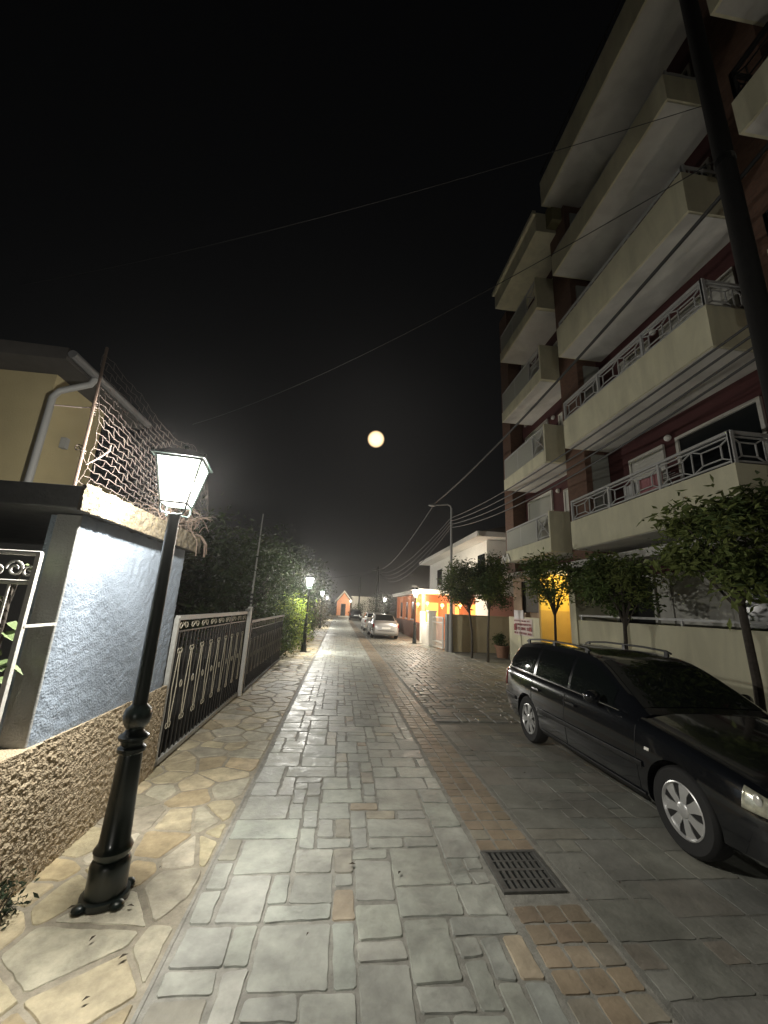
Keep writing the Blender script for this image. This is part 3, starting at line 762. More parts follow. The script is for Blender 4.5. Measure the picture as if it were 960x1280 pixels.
# drying rack with towel on the lowest long balcony
dr = thing('drying_rack', 'white drying rack with a reddish towel on the lowest long balcony', 'drying rack', (6.62, 7.35, 3.81))
f = MB()
for y in (-.6, .55):
    f.tube([(-.2, y, 0), (.2, y, .98)], .014, 6); f.tube([(.2, y, 0), (-.2, y, .98)], .014, 6)
for k in range(5): f.tube([(-.2 + k * .1, -.6, .98), (-.2 + k * .1, .55, .98)], .009, 5)
f.build('frame', M_rail, dr)
g = MB(); g.grid(10, 8, lambda u, v: (-.24 + .02 * math.sin(u * 12), -.55 + .62 * u, 1.0 - .42 * v + .01 * math.sin(u * 9))); g.build('towel', mat('red_towel', (.36, .16, .17), .9), dr, fix=False)
g = MB(); g.grid(10, 8, lambda u, v: (-.25 + .02 * math.sin(u * 10), .12 + .42 * u, 1.0 - .55 * v + .01 * math.sin(u * 8))); g.build('cloth', M_rail, dr, fix=False)

# ------------------------------------------------------------------ garden wall, gate, pillars, houses further on
gw = tag(MB().box(5.35, 9.4, 18.38, 18.58, 0, 1.63).box(5.33, 9.4, 18.35, 18.61, 1.63, 1.68).build('garden_wall', M_tan, bevel=.01), 'tan garden wall behind the terracotta plant pot', 'wall')
tag(MB().box(5.02, 5.33, 18.3, 18.62, 0, 1.68).build('gate_pillar', M_pillar, bevel=.01), 'grey gate pillar beside the tall grey pole', 'pillar')
tag(MB().box(4.62, 5.0, 20.25, 20.65, 0, 1.72).box(4.58, 5.04, 20.21, 20.69, 1.72, 1.80).build('gate_pillar', M_hwhite, bevel=.01), 'cream gate pillar on the far side of the white gate', 'pillar')
tag(MB().box(4.66, 4.86, 20.7, 22.3, 0, 1.15).box(4.62, 4.90, 22.3, 22.6, 0, 1.72).build('low_wall', M_hwhite, bevel=.01), 'low cream wall running on from the white gate', 'wall')
wg2 = thing('white_gate', 'white panelled garden gate between the grey and cream pillars', 'gate', (4.95, 18.65, 0))
f = MB(); f.bar((0, 0, .1), (0, 0, 1.5), .07); f.bar((-.12, 1.55, .1), (-.12, 1.55, 1.5), .07)
for z in (.1, .35, 1.25, 1.5): f.bar((0, 0, z), (-.12, 1.55, z), .06)
for k in range(1, 9): f.bar((-.12 * k / 9, 1.55 * k / 9, .1), (-.12 * k / 9, 1.55 * k / 9, 1.5), .035)
f.build('frame', M_hwhite, wg2)

oh = thing('orange_house', 'single storey orange house with a white roof edge lit by warm globes', 'house', (5.2, 27, 0))
def ob(mb, name, m, parent=None, **k):
    o = mb.build(name, m, None, **k)
    if parent is None: rel(o, oh)
    else: o.parent = parent
    return o
ob(MB().box(5.0, 12, 25.4, 34, 0, 2.75), 'wall', M_orange)
ob(MB().box(4.55, 12.6, 22.7, 34.3, 2.76, 2.90), 'roof', M_hwhite, bevel=.02)
ob(MB().box(4.5, 4.6, 22.62, 34.4, 2.92, 3.0).box(4.6, 12.6, 22.62, 22.72, 2.92, 3.0), 'roof_edge', M_hwhite)
ob(MB().box(4.82, 4.98, 22.9, 33.5, 0, 1.05), 'terrace_wall', mat('brown_wall', (.22, .11, .08), .8, var=.1, nscale=5))
m = MB()
for y in (22.95, 25.2, 27.6, 30.0, 33.0): m.box(4.80, 5.0, y, y + .2, 1.06, 2.75)
for x in (6.6, 8.2): m.box(x, x + .2, 22.95, 23.15, 0, 2.75)
ob(m, 'terrace_post', M_orange)
for (y, w) in ((26.4, .9), (28.6, .9), (31.2, .9)):
    o = ob(MB().box(4.96, 4.995, y, y + w, 1.2, 2.3), 'window', M_glass)
    ob(MB().box(4.9, 4.955, y - .08, y + w + .08, 1.12, 1.19), 'sill', M_hwhite, o)
for x in (5.6, 7.0, 8.6): ob(MB().box(x, x + .8, 25.36, 25.397, 1.0, 2.3), 'window', mat('warm_window', (.6, .36, .12), .4, emit=(1, .45, .10), estr=1.3))
for (x, y, z) in ((5.1, 22.85, 2.2), (6.0, 22.85, 2.12), (4.86, 24.4, 2.15), (7.2, 23.2, 2.2)):
    g = MB(); g.ball((x, y, z), .11, 12, 8); g.tube([(x, y, z - .2), (x, y, z - .1)], .02, 6); ob(g, 'globe_lamp', E_warm, smooth=True)
    ld = bpy.data.lights.new('globe_bulb', 'POINT'); ld.energy = 34; ld.shadow_soft_size = .12; ld.color = (1, .42, .13)
    lo = bpy.data.objects.new('globe_bulb', ld); COL.objects.link(lo); lo.location = (x - .02, y + .35, z + .1); rel(lo, oh)

wh = thing('white_house', 'two storey white house with deep white eaves behind the street trees', 'house', (8, 24, 0))
def wb(mb, name, m, **k): o = mb.build(name, m, None, **k); rel(o, wh); return o
wb(MB().box(7.55, 15, 19.6, 21.5, 0, 5.6).box(7.55, 15, 21.5, 25.2, 3.05, 5.6).box(7.55, 15, 25.2, 33, 3.05, 5.6), 'wall', M_hwhite)
rf = MB(); rf.box(6.75, 15.6, 18.7, 33.5, 5.62, 5.80); rf.add([(6.7, 18.65, 5.80), (15.6, 18.65, 5.80), (15.6, 33.6, 5.80), (6.7, 33.6, 5.80), (9.5, 21.5, 6.9), (13.2, 21.5, 6.9), (13.2, 31, 6.9), (9.5, 31, 6.9)], [(0, 1, 5, 4), (1, 2, 6, 5), (2, 3, 7, 6), (3, 0, 4, 7), (4, 5, 6, 7), (3, 2, 1, 0)]); wb(rf, 'roof', M_hwhite)
wb(MB().box(6.68, 6.74, 18.66, 33.5, 5.60, 5.86).box(6.74, 15.6, 18.60, 18.66, 5.60, 5.86), 'gutter', M_hwhite)
wb(MB().box(7.5, 7.548, 19.9, 20.9, 3.7, 4.9), 'window', M_glass); wb(MB().box(7.56, 9.5, 19.55, 19.598, .2, 2.7), 'pink_dado', mat('pink', (.50, .26, .22), .8))
wb(MB().box(7.5, 7.548, 28.9, 30.2, 3.7, 4.9), 'window', M_glass)

eh = thing('gabled_house', 'small gabled house with an orange lit front at the far end of the street', 'house', (1.2, 78, 0))
def eb_(mb, name, m): o = mb.build(name, m, None); rel(o, eh); return o
eb_(MB().prism([(-.6, 0), (2.0, 0), (2.0, 2.6), (.7, 4.3), (-.6, 2.6)], 77, 84, 'xz'), 'wall', M_orange)
eb_(MB().prism([(-1.0, 2.45), (.7, 4.5), (2.4, 2.45), (2.4, 2.65), (.7, 4.75), (-1.0, 2.65)], 76.7, 84.2, 'xz'), 'roof', M_hwhite)
eb_(MB().box(.2, 1.1, 76.95, 77.0, 0, 2.2), 'door', M_wood)
tag(MB().box(2.4, 9, 79, 86, 0, 3.6).box(2.2, 9.2, 78.8, 86.2, 3.6, 3.8).build('pale_house', M_hwhite), 'pale flat roofed house right of the gabled house at the street end', 'house')
tag(MB().box(-3.5, -.9, 84, 84.3, 0, 2.4).build('end_wall', M_hwhite), 'pale wall closing the far left end of the street', 'wall')

# ------------------------------------------------------------------ poles and cables
gp = thing('street_light_pole', 'tall grey street light pole with a short unlit arm above the gate pillar', 'light pole', (5.18, 18.1, 0))
MB().lathe([(.10, 0), (.095, .3), (.065, 3), (.05, 6.75), (.05, 6.8)], n=14).build('pole', M_pole, gp, smooth=True)
MB().tube([(0, 0, 6.72), (-.05, 0, 6.90), (-.2, 0, 6.98), (-.55, 0, 6.93), (-.85, 0, 6.90)], .04, 8).build('arm', M_pole, gp, smooth=True)
MB().ball((-.98, 0, 6.87), .12, 10, 8, sc=(1.7, .8, .5)).build('lamp_head', M_pole, gp, smooth=True)
wp = thing('utility_pole', 'dark wooden utility pole standing close beside the dark estate car', 'utility pole', (5.2, 3.72, 0))
MB().lathe([(.14, 0), (.125, 4), (.11, 12.5), (.02, 12.55)], n=14).build('pole', M_wood, wp, smooth=True)
f = MB(); f.lathe([(.122, 8.4), (.127, 8.42), (.127, 8.5), (.122, 8.52)], n=14); f.build('steel_band', M_black, wp)
fp = thing('utility_pole', 'distant dark utility pole carrying cables above the far parked cars', 'utility pole', (5.5, 60, 0))
MB().lathe([(.16, 0), (.12, 8.0), (.02, 8.05)], n=10).build('pole', M_wood, fp, smooth=True)
MB().bar((-.9, 0, 7.5), (.9, 0, 7.5), .12).build('crossarm', M_wood, fp)
fp2 = thing('utility_pole', 'far wooden utility pole beyond the left hedge at the street end', 'utility pole', (3.4, 72, 0))
MB().lathe([(.15, 0), (.11, 7.0), (.02, 7.05)], n=10).build('pole', M_wood, fp2, smooth=True)

def cable(pts, r, label, group='overhead cables'):
    out = []
    for (a, b, sag) in pts:
        a = Vector(a); b = Vector(b)
        for i in range(25):
            t = i / 24; p = a.lerp(b, t); p.z -= sag * 4 * t * (1 - t); out.append(p)
    o = MB().tube(out, r, 6).build('overhead_cable', M_wire, None, smooth=True); tag(o, label, 'cable', group)
cable([((6.2, 2.6, 9.4), (5.2, 3.72, 7.95), .02), ((5.15, 3.74, 7.95), (4.32, 18.1, 6.98), .30), ((4.32, 18.1, 6.98), (5.3, 60, 7.55), 1.0)], .032, 'thick black cable from the near utility pole to the grey light pole arm')
rr = random.Random(6)
lab = ['upper cable of the bundle below the thick cable along the balconies', 'middle cable of the bundle below the thick cable along the balconies', 'lower cable of the bundle below the thick cable along the balconies', 'lowest sagging cable of the bundle along the balconies']
for k in range(4):
    z = 5.75 - k * .17
    cable([((5.2, 3.74, z), (5.16, 18.1, 6.3 - k * .16), .28 + .06 * k), ((5.16, 18.1, 6.3 - k * .16), (5.4 + .1 * k, 60, 7.4 - .12 * k), 1.2 + .25 * k)], .018, lab[k])
cable([((5.2, 3.72, 8.6), (-6.0, 14.0, 8.2), .5)], .008, 'thin cable crossing the sky from the near utility pole to the left')
cable([((5.2, 3.72, 9.7), (-9.0, 9.5, 9.7), .3)], .006, 'upper thin cable crossing the sky high above the other crossing cable')
cable([((5.5, 60, 7.5), (-6, 70, 6.4), .5)], .02, 'far thin cable crossing the street end')

# ------------------------------------------------------------------ moon
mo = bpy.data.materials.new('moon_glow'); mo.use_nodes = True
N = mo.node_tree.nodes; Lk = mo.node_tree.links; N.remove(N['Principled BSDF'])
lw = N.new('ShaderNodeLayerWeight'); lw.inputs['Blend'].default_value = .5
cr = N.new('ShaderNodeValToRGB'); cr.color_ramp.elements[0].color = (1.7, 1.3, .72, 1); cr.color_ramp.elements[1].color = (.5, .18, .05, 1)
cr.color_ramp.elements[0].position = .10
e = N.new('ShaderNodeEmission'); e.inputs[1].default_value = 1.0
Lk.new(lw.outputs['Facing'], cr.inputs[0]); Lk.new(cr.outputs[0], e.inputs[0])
al = N.new('ShaderNodeMapRange'); al.interpolation_type = 'SMOOTHSTEP'; al.inputs['From Min'].default_value = .04; al.inputs['From Max'].default_value = .70; al.inputs['To Min'].default_value = 0; al.inputs['To Max'].default_value = 1  # edge fades out, so the soft halo is painted on the moon sphere
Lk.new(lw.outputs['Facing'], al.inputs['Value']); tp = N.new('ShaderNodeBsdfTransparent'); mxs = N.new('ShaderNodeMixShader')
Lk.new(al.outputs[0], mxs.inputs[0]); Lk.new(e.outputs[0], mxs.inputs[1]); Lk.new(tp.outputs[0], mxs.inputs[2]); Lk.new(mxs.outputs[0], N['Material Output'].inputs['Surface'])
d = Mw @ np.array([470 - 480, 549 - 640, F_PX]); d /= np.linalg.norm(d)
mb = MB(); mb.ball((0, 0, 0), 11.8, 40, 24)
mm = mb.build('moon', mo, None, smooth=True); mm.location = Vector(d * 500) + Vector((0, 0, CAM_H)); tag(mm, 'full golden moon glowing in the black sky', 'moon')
# ------------------------------------------------------------------ trees and plants
def foliage(center, rad, n, leaf, pal, rg, clumps=40, flat=.35, shell=.55, spread=.22, droop=.3):
    vs = []; fs = []; cols = []
    cs = []
    for _ in range(clumps):
        while True:
            p = Vector((rg.uniform(-1, 1), rg.uniform(-1, 1), rg.uniform(-1, 1)))
            if shell < p.length < 1: break
        k = rg.choice(pal); b = rg.uniform(.65, 1.35)
        cs.append((Vector((p.x * rad[0], p.y * rad[1], p.z * rad[2])), tuple(c * b for c in k), rg.uniform(.7, 1.3)))
    s = (rad[0] + rad[1] + rad[2]) / 3 * spread
    for i in range(n):
        c, k, sz = rg.choice(cs)
        q = c + Vector((rg.gauss(0, s), rg.gauss(0, s), rg.gauss(0, s * .8)))
        p = Vector(center) + q
        d = Vector((rg.gauss(0, 1), rg.gauss(0, 1), rg.gauss(-droop, .6))); d.normalize()
        e = d.cross(Vector((rg.gauss(0, 1), rg.gauss(0, 1), rg.gauss(0, 1))))
        if e.length < .01: continue
        e.normalize(); L = leaf * rg.uniform(.6, 1.3) * sz; w = L * flat
        nrm = d.cross(e)
        b = len(vs)
        vs += [tuple(p), tuple(p + d * L * .5 + e * w * .5 + nrm * w * .2), tuple(p + d * L), tuple(p + d * L * .5 - e * w * .5 + nrm * w * .2)]
        fs += [(b, b + 1, b + 2), (b, b + 2, b + 3)]
        j = rg.uniform(.8, 1.2); kk = (k[0] * j, k[1] * j, k[2] * j, 1)
        cols += [kk, kk]
    m = MB(); m.v = vs; m.f = fs; m.mi = [0] * len(fs)
    return m, cols, cs
def tree(name, label, cat, x, y, trunk_h, cz, rad, n, leaf, pal, seed, group, off=(0, 0), tr=.05, clumps=45, stake=False, shell=.5, spread=.22):
    rg = random.Random(seed)
    t = thing(name, label, cat, (x, y, 0), 0, group)
    m, cols, cs = foliage((off[0], off[1], cz), rad, n, leaf, pal, rg, clumps, shell=shell, spread=spread)
    m.build('crown', M_leaf, t, cols=cols, fix=False)
    f = MB()
    f.tube([(0, 0, 0), (rg.uniform(-.03, .03), rg.uniform(-.03, .03), trunk_h * .5), (off[0] * .3, off[1] * .3, trunk_h), (off[0] * .7, off[1] * .7, cz)], [tr * 1.15, tr, tr * .9, tr * .5], 9)
    for c, k, s in cs[:16]:
        a = Vector((off[0] * .3, off[1] * .3, trunk_h * rg.uniform(.93, 1.05))); b = Vector((off[0], off[1], cz)) + c * .85
        mid = a.lerp(b, .5) + Vector((0, 0, .08)); f.tube([a, mid, b], [tr * .5, tr * .3, tr * .12], 5)
    f.build('trunk', M_bark, t, smooth=True)
    return t
ST = [(.055, .085, .022), (.04, .07, .02), (.075, .10, .025), (.03, .05, .018)]
SL_ = [(.12, .155, .045), (.09, .13, .04), (.15, .18, .055), (.065, .095, .03)]
SG = 'young street trees along the right pavement'
tree('street_tree', 'bushy street tree directly behind the front of the dark estate car', 'tree', 5.75, 5.1, 2.1, 3.05, (.80, .86, .74), 5200, .135, SL_, 1, SG, tr=.055, clumps=48, spread=.19)
tree('street_tree', 'street tree with a low dark crown behind the middle of the dark estate car', 'tree', 5.75, 7.5, 1.75, 2.6, (.72, .80, .55), 4400, .12, SL_, 2, SG, tr=.04, clumps=40, spread=.19)
tree('street_tree', 'slim street tree in front of the bright yellow entrance', 'tree', 5.75, 10.1, 1.9, 2.82, (.78, .85, .52), 3600, .12, SL_, 3, SG, tr=.035)
tree('street_tree', 'street tree standing just left of the plant pot', 'tree', 5.73, 14.97, 1.9, 3.05, (.80, .80, .88), 8000, .13, ST, 4, SG, tr=.045, off=(.25, 0))
tree('street_tree', 'street tree hiding the tall grey pole, farthest of the pavement trees', 'tree', 5.47, 16.05, 1.9, 3.0, (.80, .80, .88), 8000, .13, ST, 5, SG, tr=.045, off=(-.35, 0))
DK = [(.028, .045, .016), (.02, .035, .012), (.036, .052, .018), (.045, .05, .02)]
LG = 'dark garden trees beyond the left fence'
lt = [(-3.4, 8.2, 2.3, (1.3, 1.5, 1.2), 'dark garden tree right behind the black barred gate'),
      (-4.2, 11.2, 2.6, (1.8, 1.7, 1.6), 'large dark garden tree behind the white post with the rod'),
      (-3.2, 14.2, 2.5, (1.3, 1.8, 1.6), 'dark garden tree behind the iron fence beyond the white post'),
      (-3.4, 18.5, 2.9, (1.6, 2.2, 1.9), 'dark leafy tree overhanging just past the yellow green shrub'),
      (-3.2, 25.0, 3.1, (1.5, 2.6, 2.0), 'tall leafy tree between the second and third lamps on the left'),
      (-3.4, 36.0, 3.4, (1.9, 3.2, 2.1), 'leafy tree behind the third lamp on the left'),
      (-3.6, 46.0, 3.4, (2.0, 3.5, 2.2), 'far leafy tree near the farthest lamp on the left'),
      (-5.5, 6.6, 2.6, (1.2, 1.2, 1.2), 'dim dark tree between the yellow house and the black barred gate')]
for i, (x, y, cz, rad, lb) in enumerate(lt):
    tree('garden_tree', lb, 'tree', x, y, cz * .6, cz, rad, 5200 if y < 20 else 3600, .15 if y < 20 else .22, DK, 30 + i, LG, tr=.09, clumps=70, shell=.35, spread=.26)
def bush(label, x, y, rad, n, leaf, pal, seed, name='bush', group='bushes along the left path'):
    rg = random.Random(seed); t = thing(name, label, 'bush', (x, y, 0), 0, group)
    m, cols, cs = foliage((0, 0, rad[2]), rad, n, leaf, pal, rg, 60, shell=.3, spread=.25)
    m.v = [(a, b, max(c, .02)) for a, b, c in m.v]
    m.build('foliage', M_leaf, t, cols=cols, fix=False)
    f = MB()
    for c, k, s in cs[:12]: f.tube([(c.x * .15, c.y * .15, 0), (c.x * .5, c.y * .5, rad[2] * .8), (c.x * .8, c.y * .8, rad[2] + c.z * .8)], [.025, .018, .008], 5)
    f.build('stem', M_bark, t)
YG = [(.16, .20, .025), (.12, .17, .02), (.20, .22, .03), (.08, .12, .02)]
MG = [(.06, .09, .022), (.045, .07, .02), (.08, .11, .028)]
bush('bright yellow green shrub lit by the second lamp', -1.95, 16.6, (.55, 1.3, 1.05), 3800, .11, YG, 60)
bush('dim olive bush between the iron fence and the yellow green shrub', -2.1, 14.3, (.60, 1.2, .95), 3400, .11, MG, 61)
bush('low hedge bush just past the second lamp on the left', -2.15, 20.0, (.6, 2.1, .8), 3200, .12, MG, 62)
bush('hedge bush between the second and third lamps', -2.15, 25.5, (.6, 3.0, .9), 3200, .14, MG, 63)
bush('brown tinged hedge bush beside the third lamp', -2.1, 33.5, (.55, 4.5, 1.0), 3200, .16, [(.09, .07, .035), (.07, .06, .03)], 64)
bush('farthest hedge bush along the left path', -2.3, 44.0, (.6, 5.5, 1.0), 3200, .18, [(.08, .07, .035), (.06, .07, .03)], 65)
bush('dark tree sized bush beyond the distant right lamp', 5.6, 56.0, (1.6, 3.0, 2.0), 3000, .2, DK, 66, group='far bushes on the right')
bush('small dark bush behind the gabled house lamp', 3.2, 68.0, (1.0, 2.0, 1.3), 1600, .2, MG, 67, group='far bushes on the right')
# plant at the foot of the plinth
rg = random.Random(70); t = thing('wall_plant', 'small dark leafy plant at the foot of the pebble stone base', 'plant', (-1.80, 2.83, 0))
m, cols, cs = foliage((-.03, 0, .10), (.10, .20, .10), 520, .035, [(.03, .045, .022), (.05, .065, .03), (.02, .03, .016)], rg, 26, shell=.2, spread=.3)
m.v = [(a, b, max(c, .014)) for a, b, c in m.v]; m.build('foliage', M_leaf, t, cols=cols, fix=False)
f = MB()
for c, k, s in cs[:10]: f.tube([(0, c.y * .3, 0), (c.x * .8, c.y * .8, .10 + c.z * .8)], [.005, .003], 4)
f.build('stem', M_bark, t)
# big leaf plant behind the scroll gate
rg = random.Random(71); t = thing('leafy_plant', 'broad leafed green plant behind the small white scrolled gate', 'plant', (-2.12, 2.80, .0))
f = MB(); lf = MB()
for k in range(20):
    a = rg.uniform(0, 6.28); z = 1.0 + 1.05 * k / 20; L = rg.uniform(.05, .15)
    p = Vector((L * math.cos(a), L * math.sin(a) - .1, z)); f.tube([(0, 0, z - .25), tuple(p)], .006, 4)
    d = Vector((math.cos(a), math.sin(a) - .4, -.35)).normalized(); e = Vector((-d.y, d.x, .2)).normalized(); l = rg.uniform(.07, .12); w = l * .42; n = Vector((0, 0, 1))
    pts = [p, p + d * l * .3 + e * w + n * .015, p + d * l * .7 + e * w * .8, p + d * l - n * .02, p + d * l * .7 - e * w * .8, p + d * l * .3 - e * w + n * .015]; b = p + d * l * .5 - n * .015
    lf.add(pts + [b], [(0, 1, 6), (1, 2, 6), (2, 3, 6), (3, 4, 6), (4, 5, 6), (5, 0, 6)])
f.tube([(0, 0, 0), (.02, 0, 1.0), (-.02, .0, 1.9)], .015, 6); f.build('stem', M_bark, t)
lf.build('leaves', mat('broad_leaf', (.20, .27, .12), .45, var=.3, nscale=12), t, smooth=True, fix=False)
# terracotta pot
t = thing('plant_pot', 'terracotta pot with a dark leafy plant by the tan garden wall', 'plant pot', (7.0, 16.6, 0))
MB().lathe([(.22, 0), (.30, .42), (.34, .43), (.34, .50), (.29, .50), (.28, .44)], n=20).build('pot', M_terra, t, smooth=True)
rg = random.Random(72); m, cols, cs = foliage((0, 0, .72), (.38, .38, .26), 700, .10, ST, rg, 24, shell=.2); m.build('foliage', M_leaf, t, cols=cols, fix=False)

# ------------------------------------------------------------------ cars
def itp(x, tab):
    xs = [a for a, b in tab]; ys = [b for a, b in tab]
    # monotone-ish smooth interpolation
    if x <= xs[0]: return ys[0]
    if x >= xs[-1]: return ys[-1]
    for i in range(len(xs) - 1):
        if xs[i] <= x <= xs[i + 1]:
            h = xs[i + 1] - xs[i]; t = (x - xs[i]) / h
            d = (ys[i + 1] - ys[i]) / h
            dl = (ys[i] - ys[i - 1]) / (xs[i] - xs[i - 1]) if i > 0 else d
            dr = (ys[i + 2] - ys[i + 1]) / (xs[i + 2] - xs[i + 1]) if i + 2 < len(xs) else d
            m0 = 0 if dl * d <= 0 else 2 * dl * d / (dl + d); m1 = 0 if d * dr <= 0 else 2 * d * dr / (d + dr)
            return (2 * t**3 - 3 * t**2 + 1) * ys[i] + (t**3 - 2 * t**2 + t) * h * m0 + (-2 * t**3 + 3 * t**2) * ys[i + 1] + (t**3 - t**2) * h * m1
M_tyre = mat('tyre', (.012, .012, .012), .75, bump=.2, bscale=80)
M_rim = mat('alloy', (.60, .60, .59), .34, metal=.55)
M_rimd = mat('rim_dark', (.02, .02, .02), .5)
M_chrome = mat('chrome', (.75, .75, .75), .12, metal=1.0)
M_trim = mat('black_trim', (.012, .012, .012), .55)
M_carglass = mat('car_glass', (.006, .008, .008), .03, spec=.55)
M_lens = mat('headlight_lens', (.55, .54, .42), .12, metal=.35, var=.45, nscale=22, coat=1)
M_redl = mat('tail_lens', (.25, .012, .01), .2, coat=.5)
M_plate_w = mat('plate_white', (.7, .7, .68), .5)
WT = [(0, .60), (.04, .69), (.12, .765), (.3, .815), (.6, .842), (1.0, .852), (2, .858), (3.4, .855), (4.0, .835), (4.3, .79), (4.45, .735), (4.52, .62)]
ZSH = [(0, .58), (.05, .63), (.15, .675), (.3, .72), (.7, .80), (1.1, .855), (1.4, .885), (3, .925), (4.2, .945), (4.4, .90), (4.52, .74)]
ZBT = [(0, .30), (.06, .23), (.5, .19), (4.0, .20), (4.4, .25), (4.52, .36)]
STY = {
 'estate': dict(zt=[(0, .60), (.05, .675), (.15, .745), (.3, .80), (.7, .88), (1.1, .935), (1.3, .96), (2, .99), (4.2, .99), (4.36, .96), (4.45, .90), (4.52, .76)],
                roof=[(1.22, .945), (1.6, 1.16), (1.95, 1.335), (2.15, 1.39), (2.6, 1.425), (3.3, 1.425), (3.8, 1.40), (4.05, 1.365), (4.18, 1.30), (4.30, 1.15), (4.42, .95)],
                rw=[(1.22, .73), (1.6, .68), (2.0, .62), (2.4, .60), (3.6, .60), (4.05, .575), (4.3, .63), (4.42, .68)], g0=1.22, g1=4.42, ws=(1.30, 2.0), rg=(4.12, 4.36),
                win=[(1.60, 2.40), (2.47, 3.28), (3.36, 4.22)]),
 'saloon': dict(zt=[(0, .60), (.05, .675), (.15, .745), (.3, .80), (.7, .88), (1.1, .935), (1.3, .96), (2, .99), (3.9, .995), (4.3, .985), (4.45, .95), (4.52, .80)],
                roof=[(1.22, .945), (1.6, 1.16), (1.95, 1.335), (2.15, 1.39), (2.6, 1.43), (2.95, 1.42), (3.2, 1.37), (3.5, 1.22), (3.85, 1.0)],
                rw=[(1.22, .73), (1.6, .68), (2.0, .62), (2.4, .60), (3.0, .595), (3.3, .60), (3.85, .68)], g0=1.22, g1=3.85, ws=(1.30, 2.0), rg=(3.12, 3.76),
                win=[(1.60, 2.40), (2.47, 3.22)])}
def car(label, loc, rz, style, paint, group, rims=True, scale=1.0):
    st = STY[style]
    t = thing('parked_car', label, 'car', loc, rz, group); t.scale = (scale,) * 3
    def sec(u):
        w = itp(u, WT); zb = itp(u, ZBT); zs = itp(u, ZSH); zt = itp(u, st['zt']); H = zs - zb
        return [(0, zb), (.70 * w, zb), (.90 * w, zb + .02), (.965 * w, zb + .12 * H), (.985 * w, zb + .33 * H), (1.0 * w, zb + .55 * H), (.997 * w, zb + .70 * H), (.978 * w, zb + .86 * H), (.955 * w, zs - .02), (.925 * w, zs + .004), (.86 * w, zs + .35 * (zt - zs)), (.74 * w, zs + .62 * (zt - zs)), (.50 * w, zs + .87 * (zt - zs)), (.25 * w, zs + .97 * (zt - zs)), (0, zt)]
    us = sorted(set([0, .015, .04, .08, .12, .18] + [round(.25 + .085 * i, 3) for i in range(49)] + [4.45, 4.49, 4.52]))
    us = [u for u in us if u <= 4.52]
    b = MB(); n = 15; L = 2 * n - 2
    for u in us:
        s = sec(u)
        for (v, z) in s: b.v.append((v, u, z))
        for (v, z) in s[-2:0:-1]: b.v.append((-v, u, z))
    for i in range(len(us) - 1):
        for k in range(L):
            k2 = (k + 1) % L; b.f.append([i * L + k, i * L + k2, (i + 1) * L + k2, (i + 1) * L + k]); b.mi.append(0)
    b.f.append([k for k in range(L)]); b.mi.append(0); b.f.append([(len(us) - 1) * L + k for k in range(L)][::-1]); b.mi.append(0)
    body = b.build('body', paint, t, smooth=True)
    cut = MB()
    for u in (.80, 3.47):
        for s in (-1, 1):
            x0, x1 = (.52, 1.1) if s > 0 else (-1.1, -.52)
            cut.lathe([(.345, x0), (.345, x1)], (0, u, .32), 40, axis='x')
    co = cut.build('arch_cutter', paint, t)
    md = body.modifiers.new('arches', 'BOOLEAN'); md.object = co; md.operation = 'DIFFERENCE'; md.solver = 'EXACT'
    bpy.context.view_layer.update(); dg_ = bpy.context.evaluated_depsgraph_get()
    nm = bpy.data.meshes.new_from_object(body.evaluated_get(dg_)); body.modifiers.clear(); body.data = nm
    bpy.data.objects.remove(co)
    try: nm.set_sharp_from_angle(angle=R(38))
    except Exception: pass
    def sidev(u, z):
        s = sec(u)[1:11]
        for i in range(len(s) - 1):
            if s[i][1] <= z <= s[i + 1][1] and s[i + 1][1] > s[i][1]:
                k = (z - s[i][1]) / (s[i + 1][1] - s[i][1]); return s[i][0] + (s[i + 1][0] - s[i][0]) * k
        return s[-1][0] if z > s[-1][1] else s[0][0]
    def patch(name, m, u0, u1, zf0, zf1, off, sides=(-1, 1), nu=14, nv=6, parent=t, sm=True):
        for s in sides:
            g = MB(); g.grid(nu, nv, lambda a, c: (s * (sidev(u0 + (u1 - u0) * a, zf0(u0 + (u1 - u0) * a) + (zf1(u0 + (u1 - u0) * a) - zf0(u0 + (u1 - u0) * a)) * c) + off), u0 + (u1 - u0) * a, zf0(u0 + (u1 - u0) * a) + (zf1(u0 + (u1 - u0) * a) - zf0(u0 + (u1 - u0) * a)) * c))
            o = g.build(name, m, parent, smooth=sm, fix=False)
            sd = o.modifiers.new('thick', 'SOLIDIFY'); sd.thickness = .008; sd.offset = 0
    C = lambda z: (lambda u: z)
    # greenhouse
    def gsec(u):
        w = itp(u, WT); zs = itp(u, ZSH) - .01; zr = itp(u, st['roof']); r = min(itp(u, st['rw']), .90 * w); ze = max(zs + .004, zr - .055)
        bx = .915 * w
        return [(bx, zs), (bx + (r - bx) * .30 + .010, zs + (ze - zs) * .34), (bx + (r - bx) * .66 + .012, zs + (ze - zs) * .70), (r + .004, zs + (ze - zs) * .94), (r - .02, ze + (zr - ze) * .45), (r - .09, ze + (zr - ze) * .78), (r * .45, zr - .008), (0, zr)]
    g = MB(); gu = [st['g0'] + (st['g1'] - st['g0']) * i / 44 for i in range(45)]; n2 = 8; L2 = 15
    for u in gu:
        s = gsec(u)
        for v, z in s: g.v.append((v, u, z))
        for v, z in s[-2::-1]: g.v.append((-v, u, z))
    for i in range(44):
        for k in range(L2 - 1): g.f.append([i * L2 + k, i * L2 + k + 1, (i + 1) * L2 + k + 1, (i + 1) * L2 + k]); g.mi.append(0)
    g.build('roof', paint, t, smooth=True)
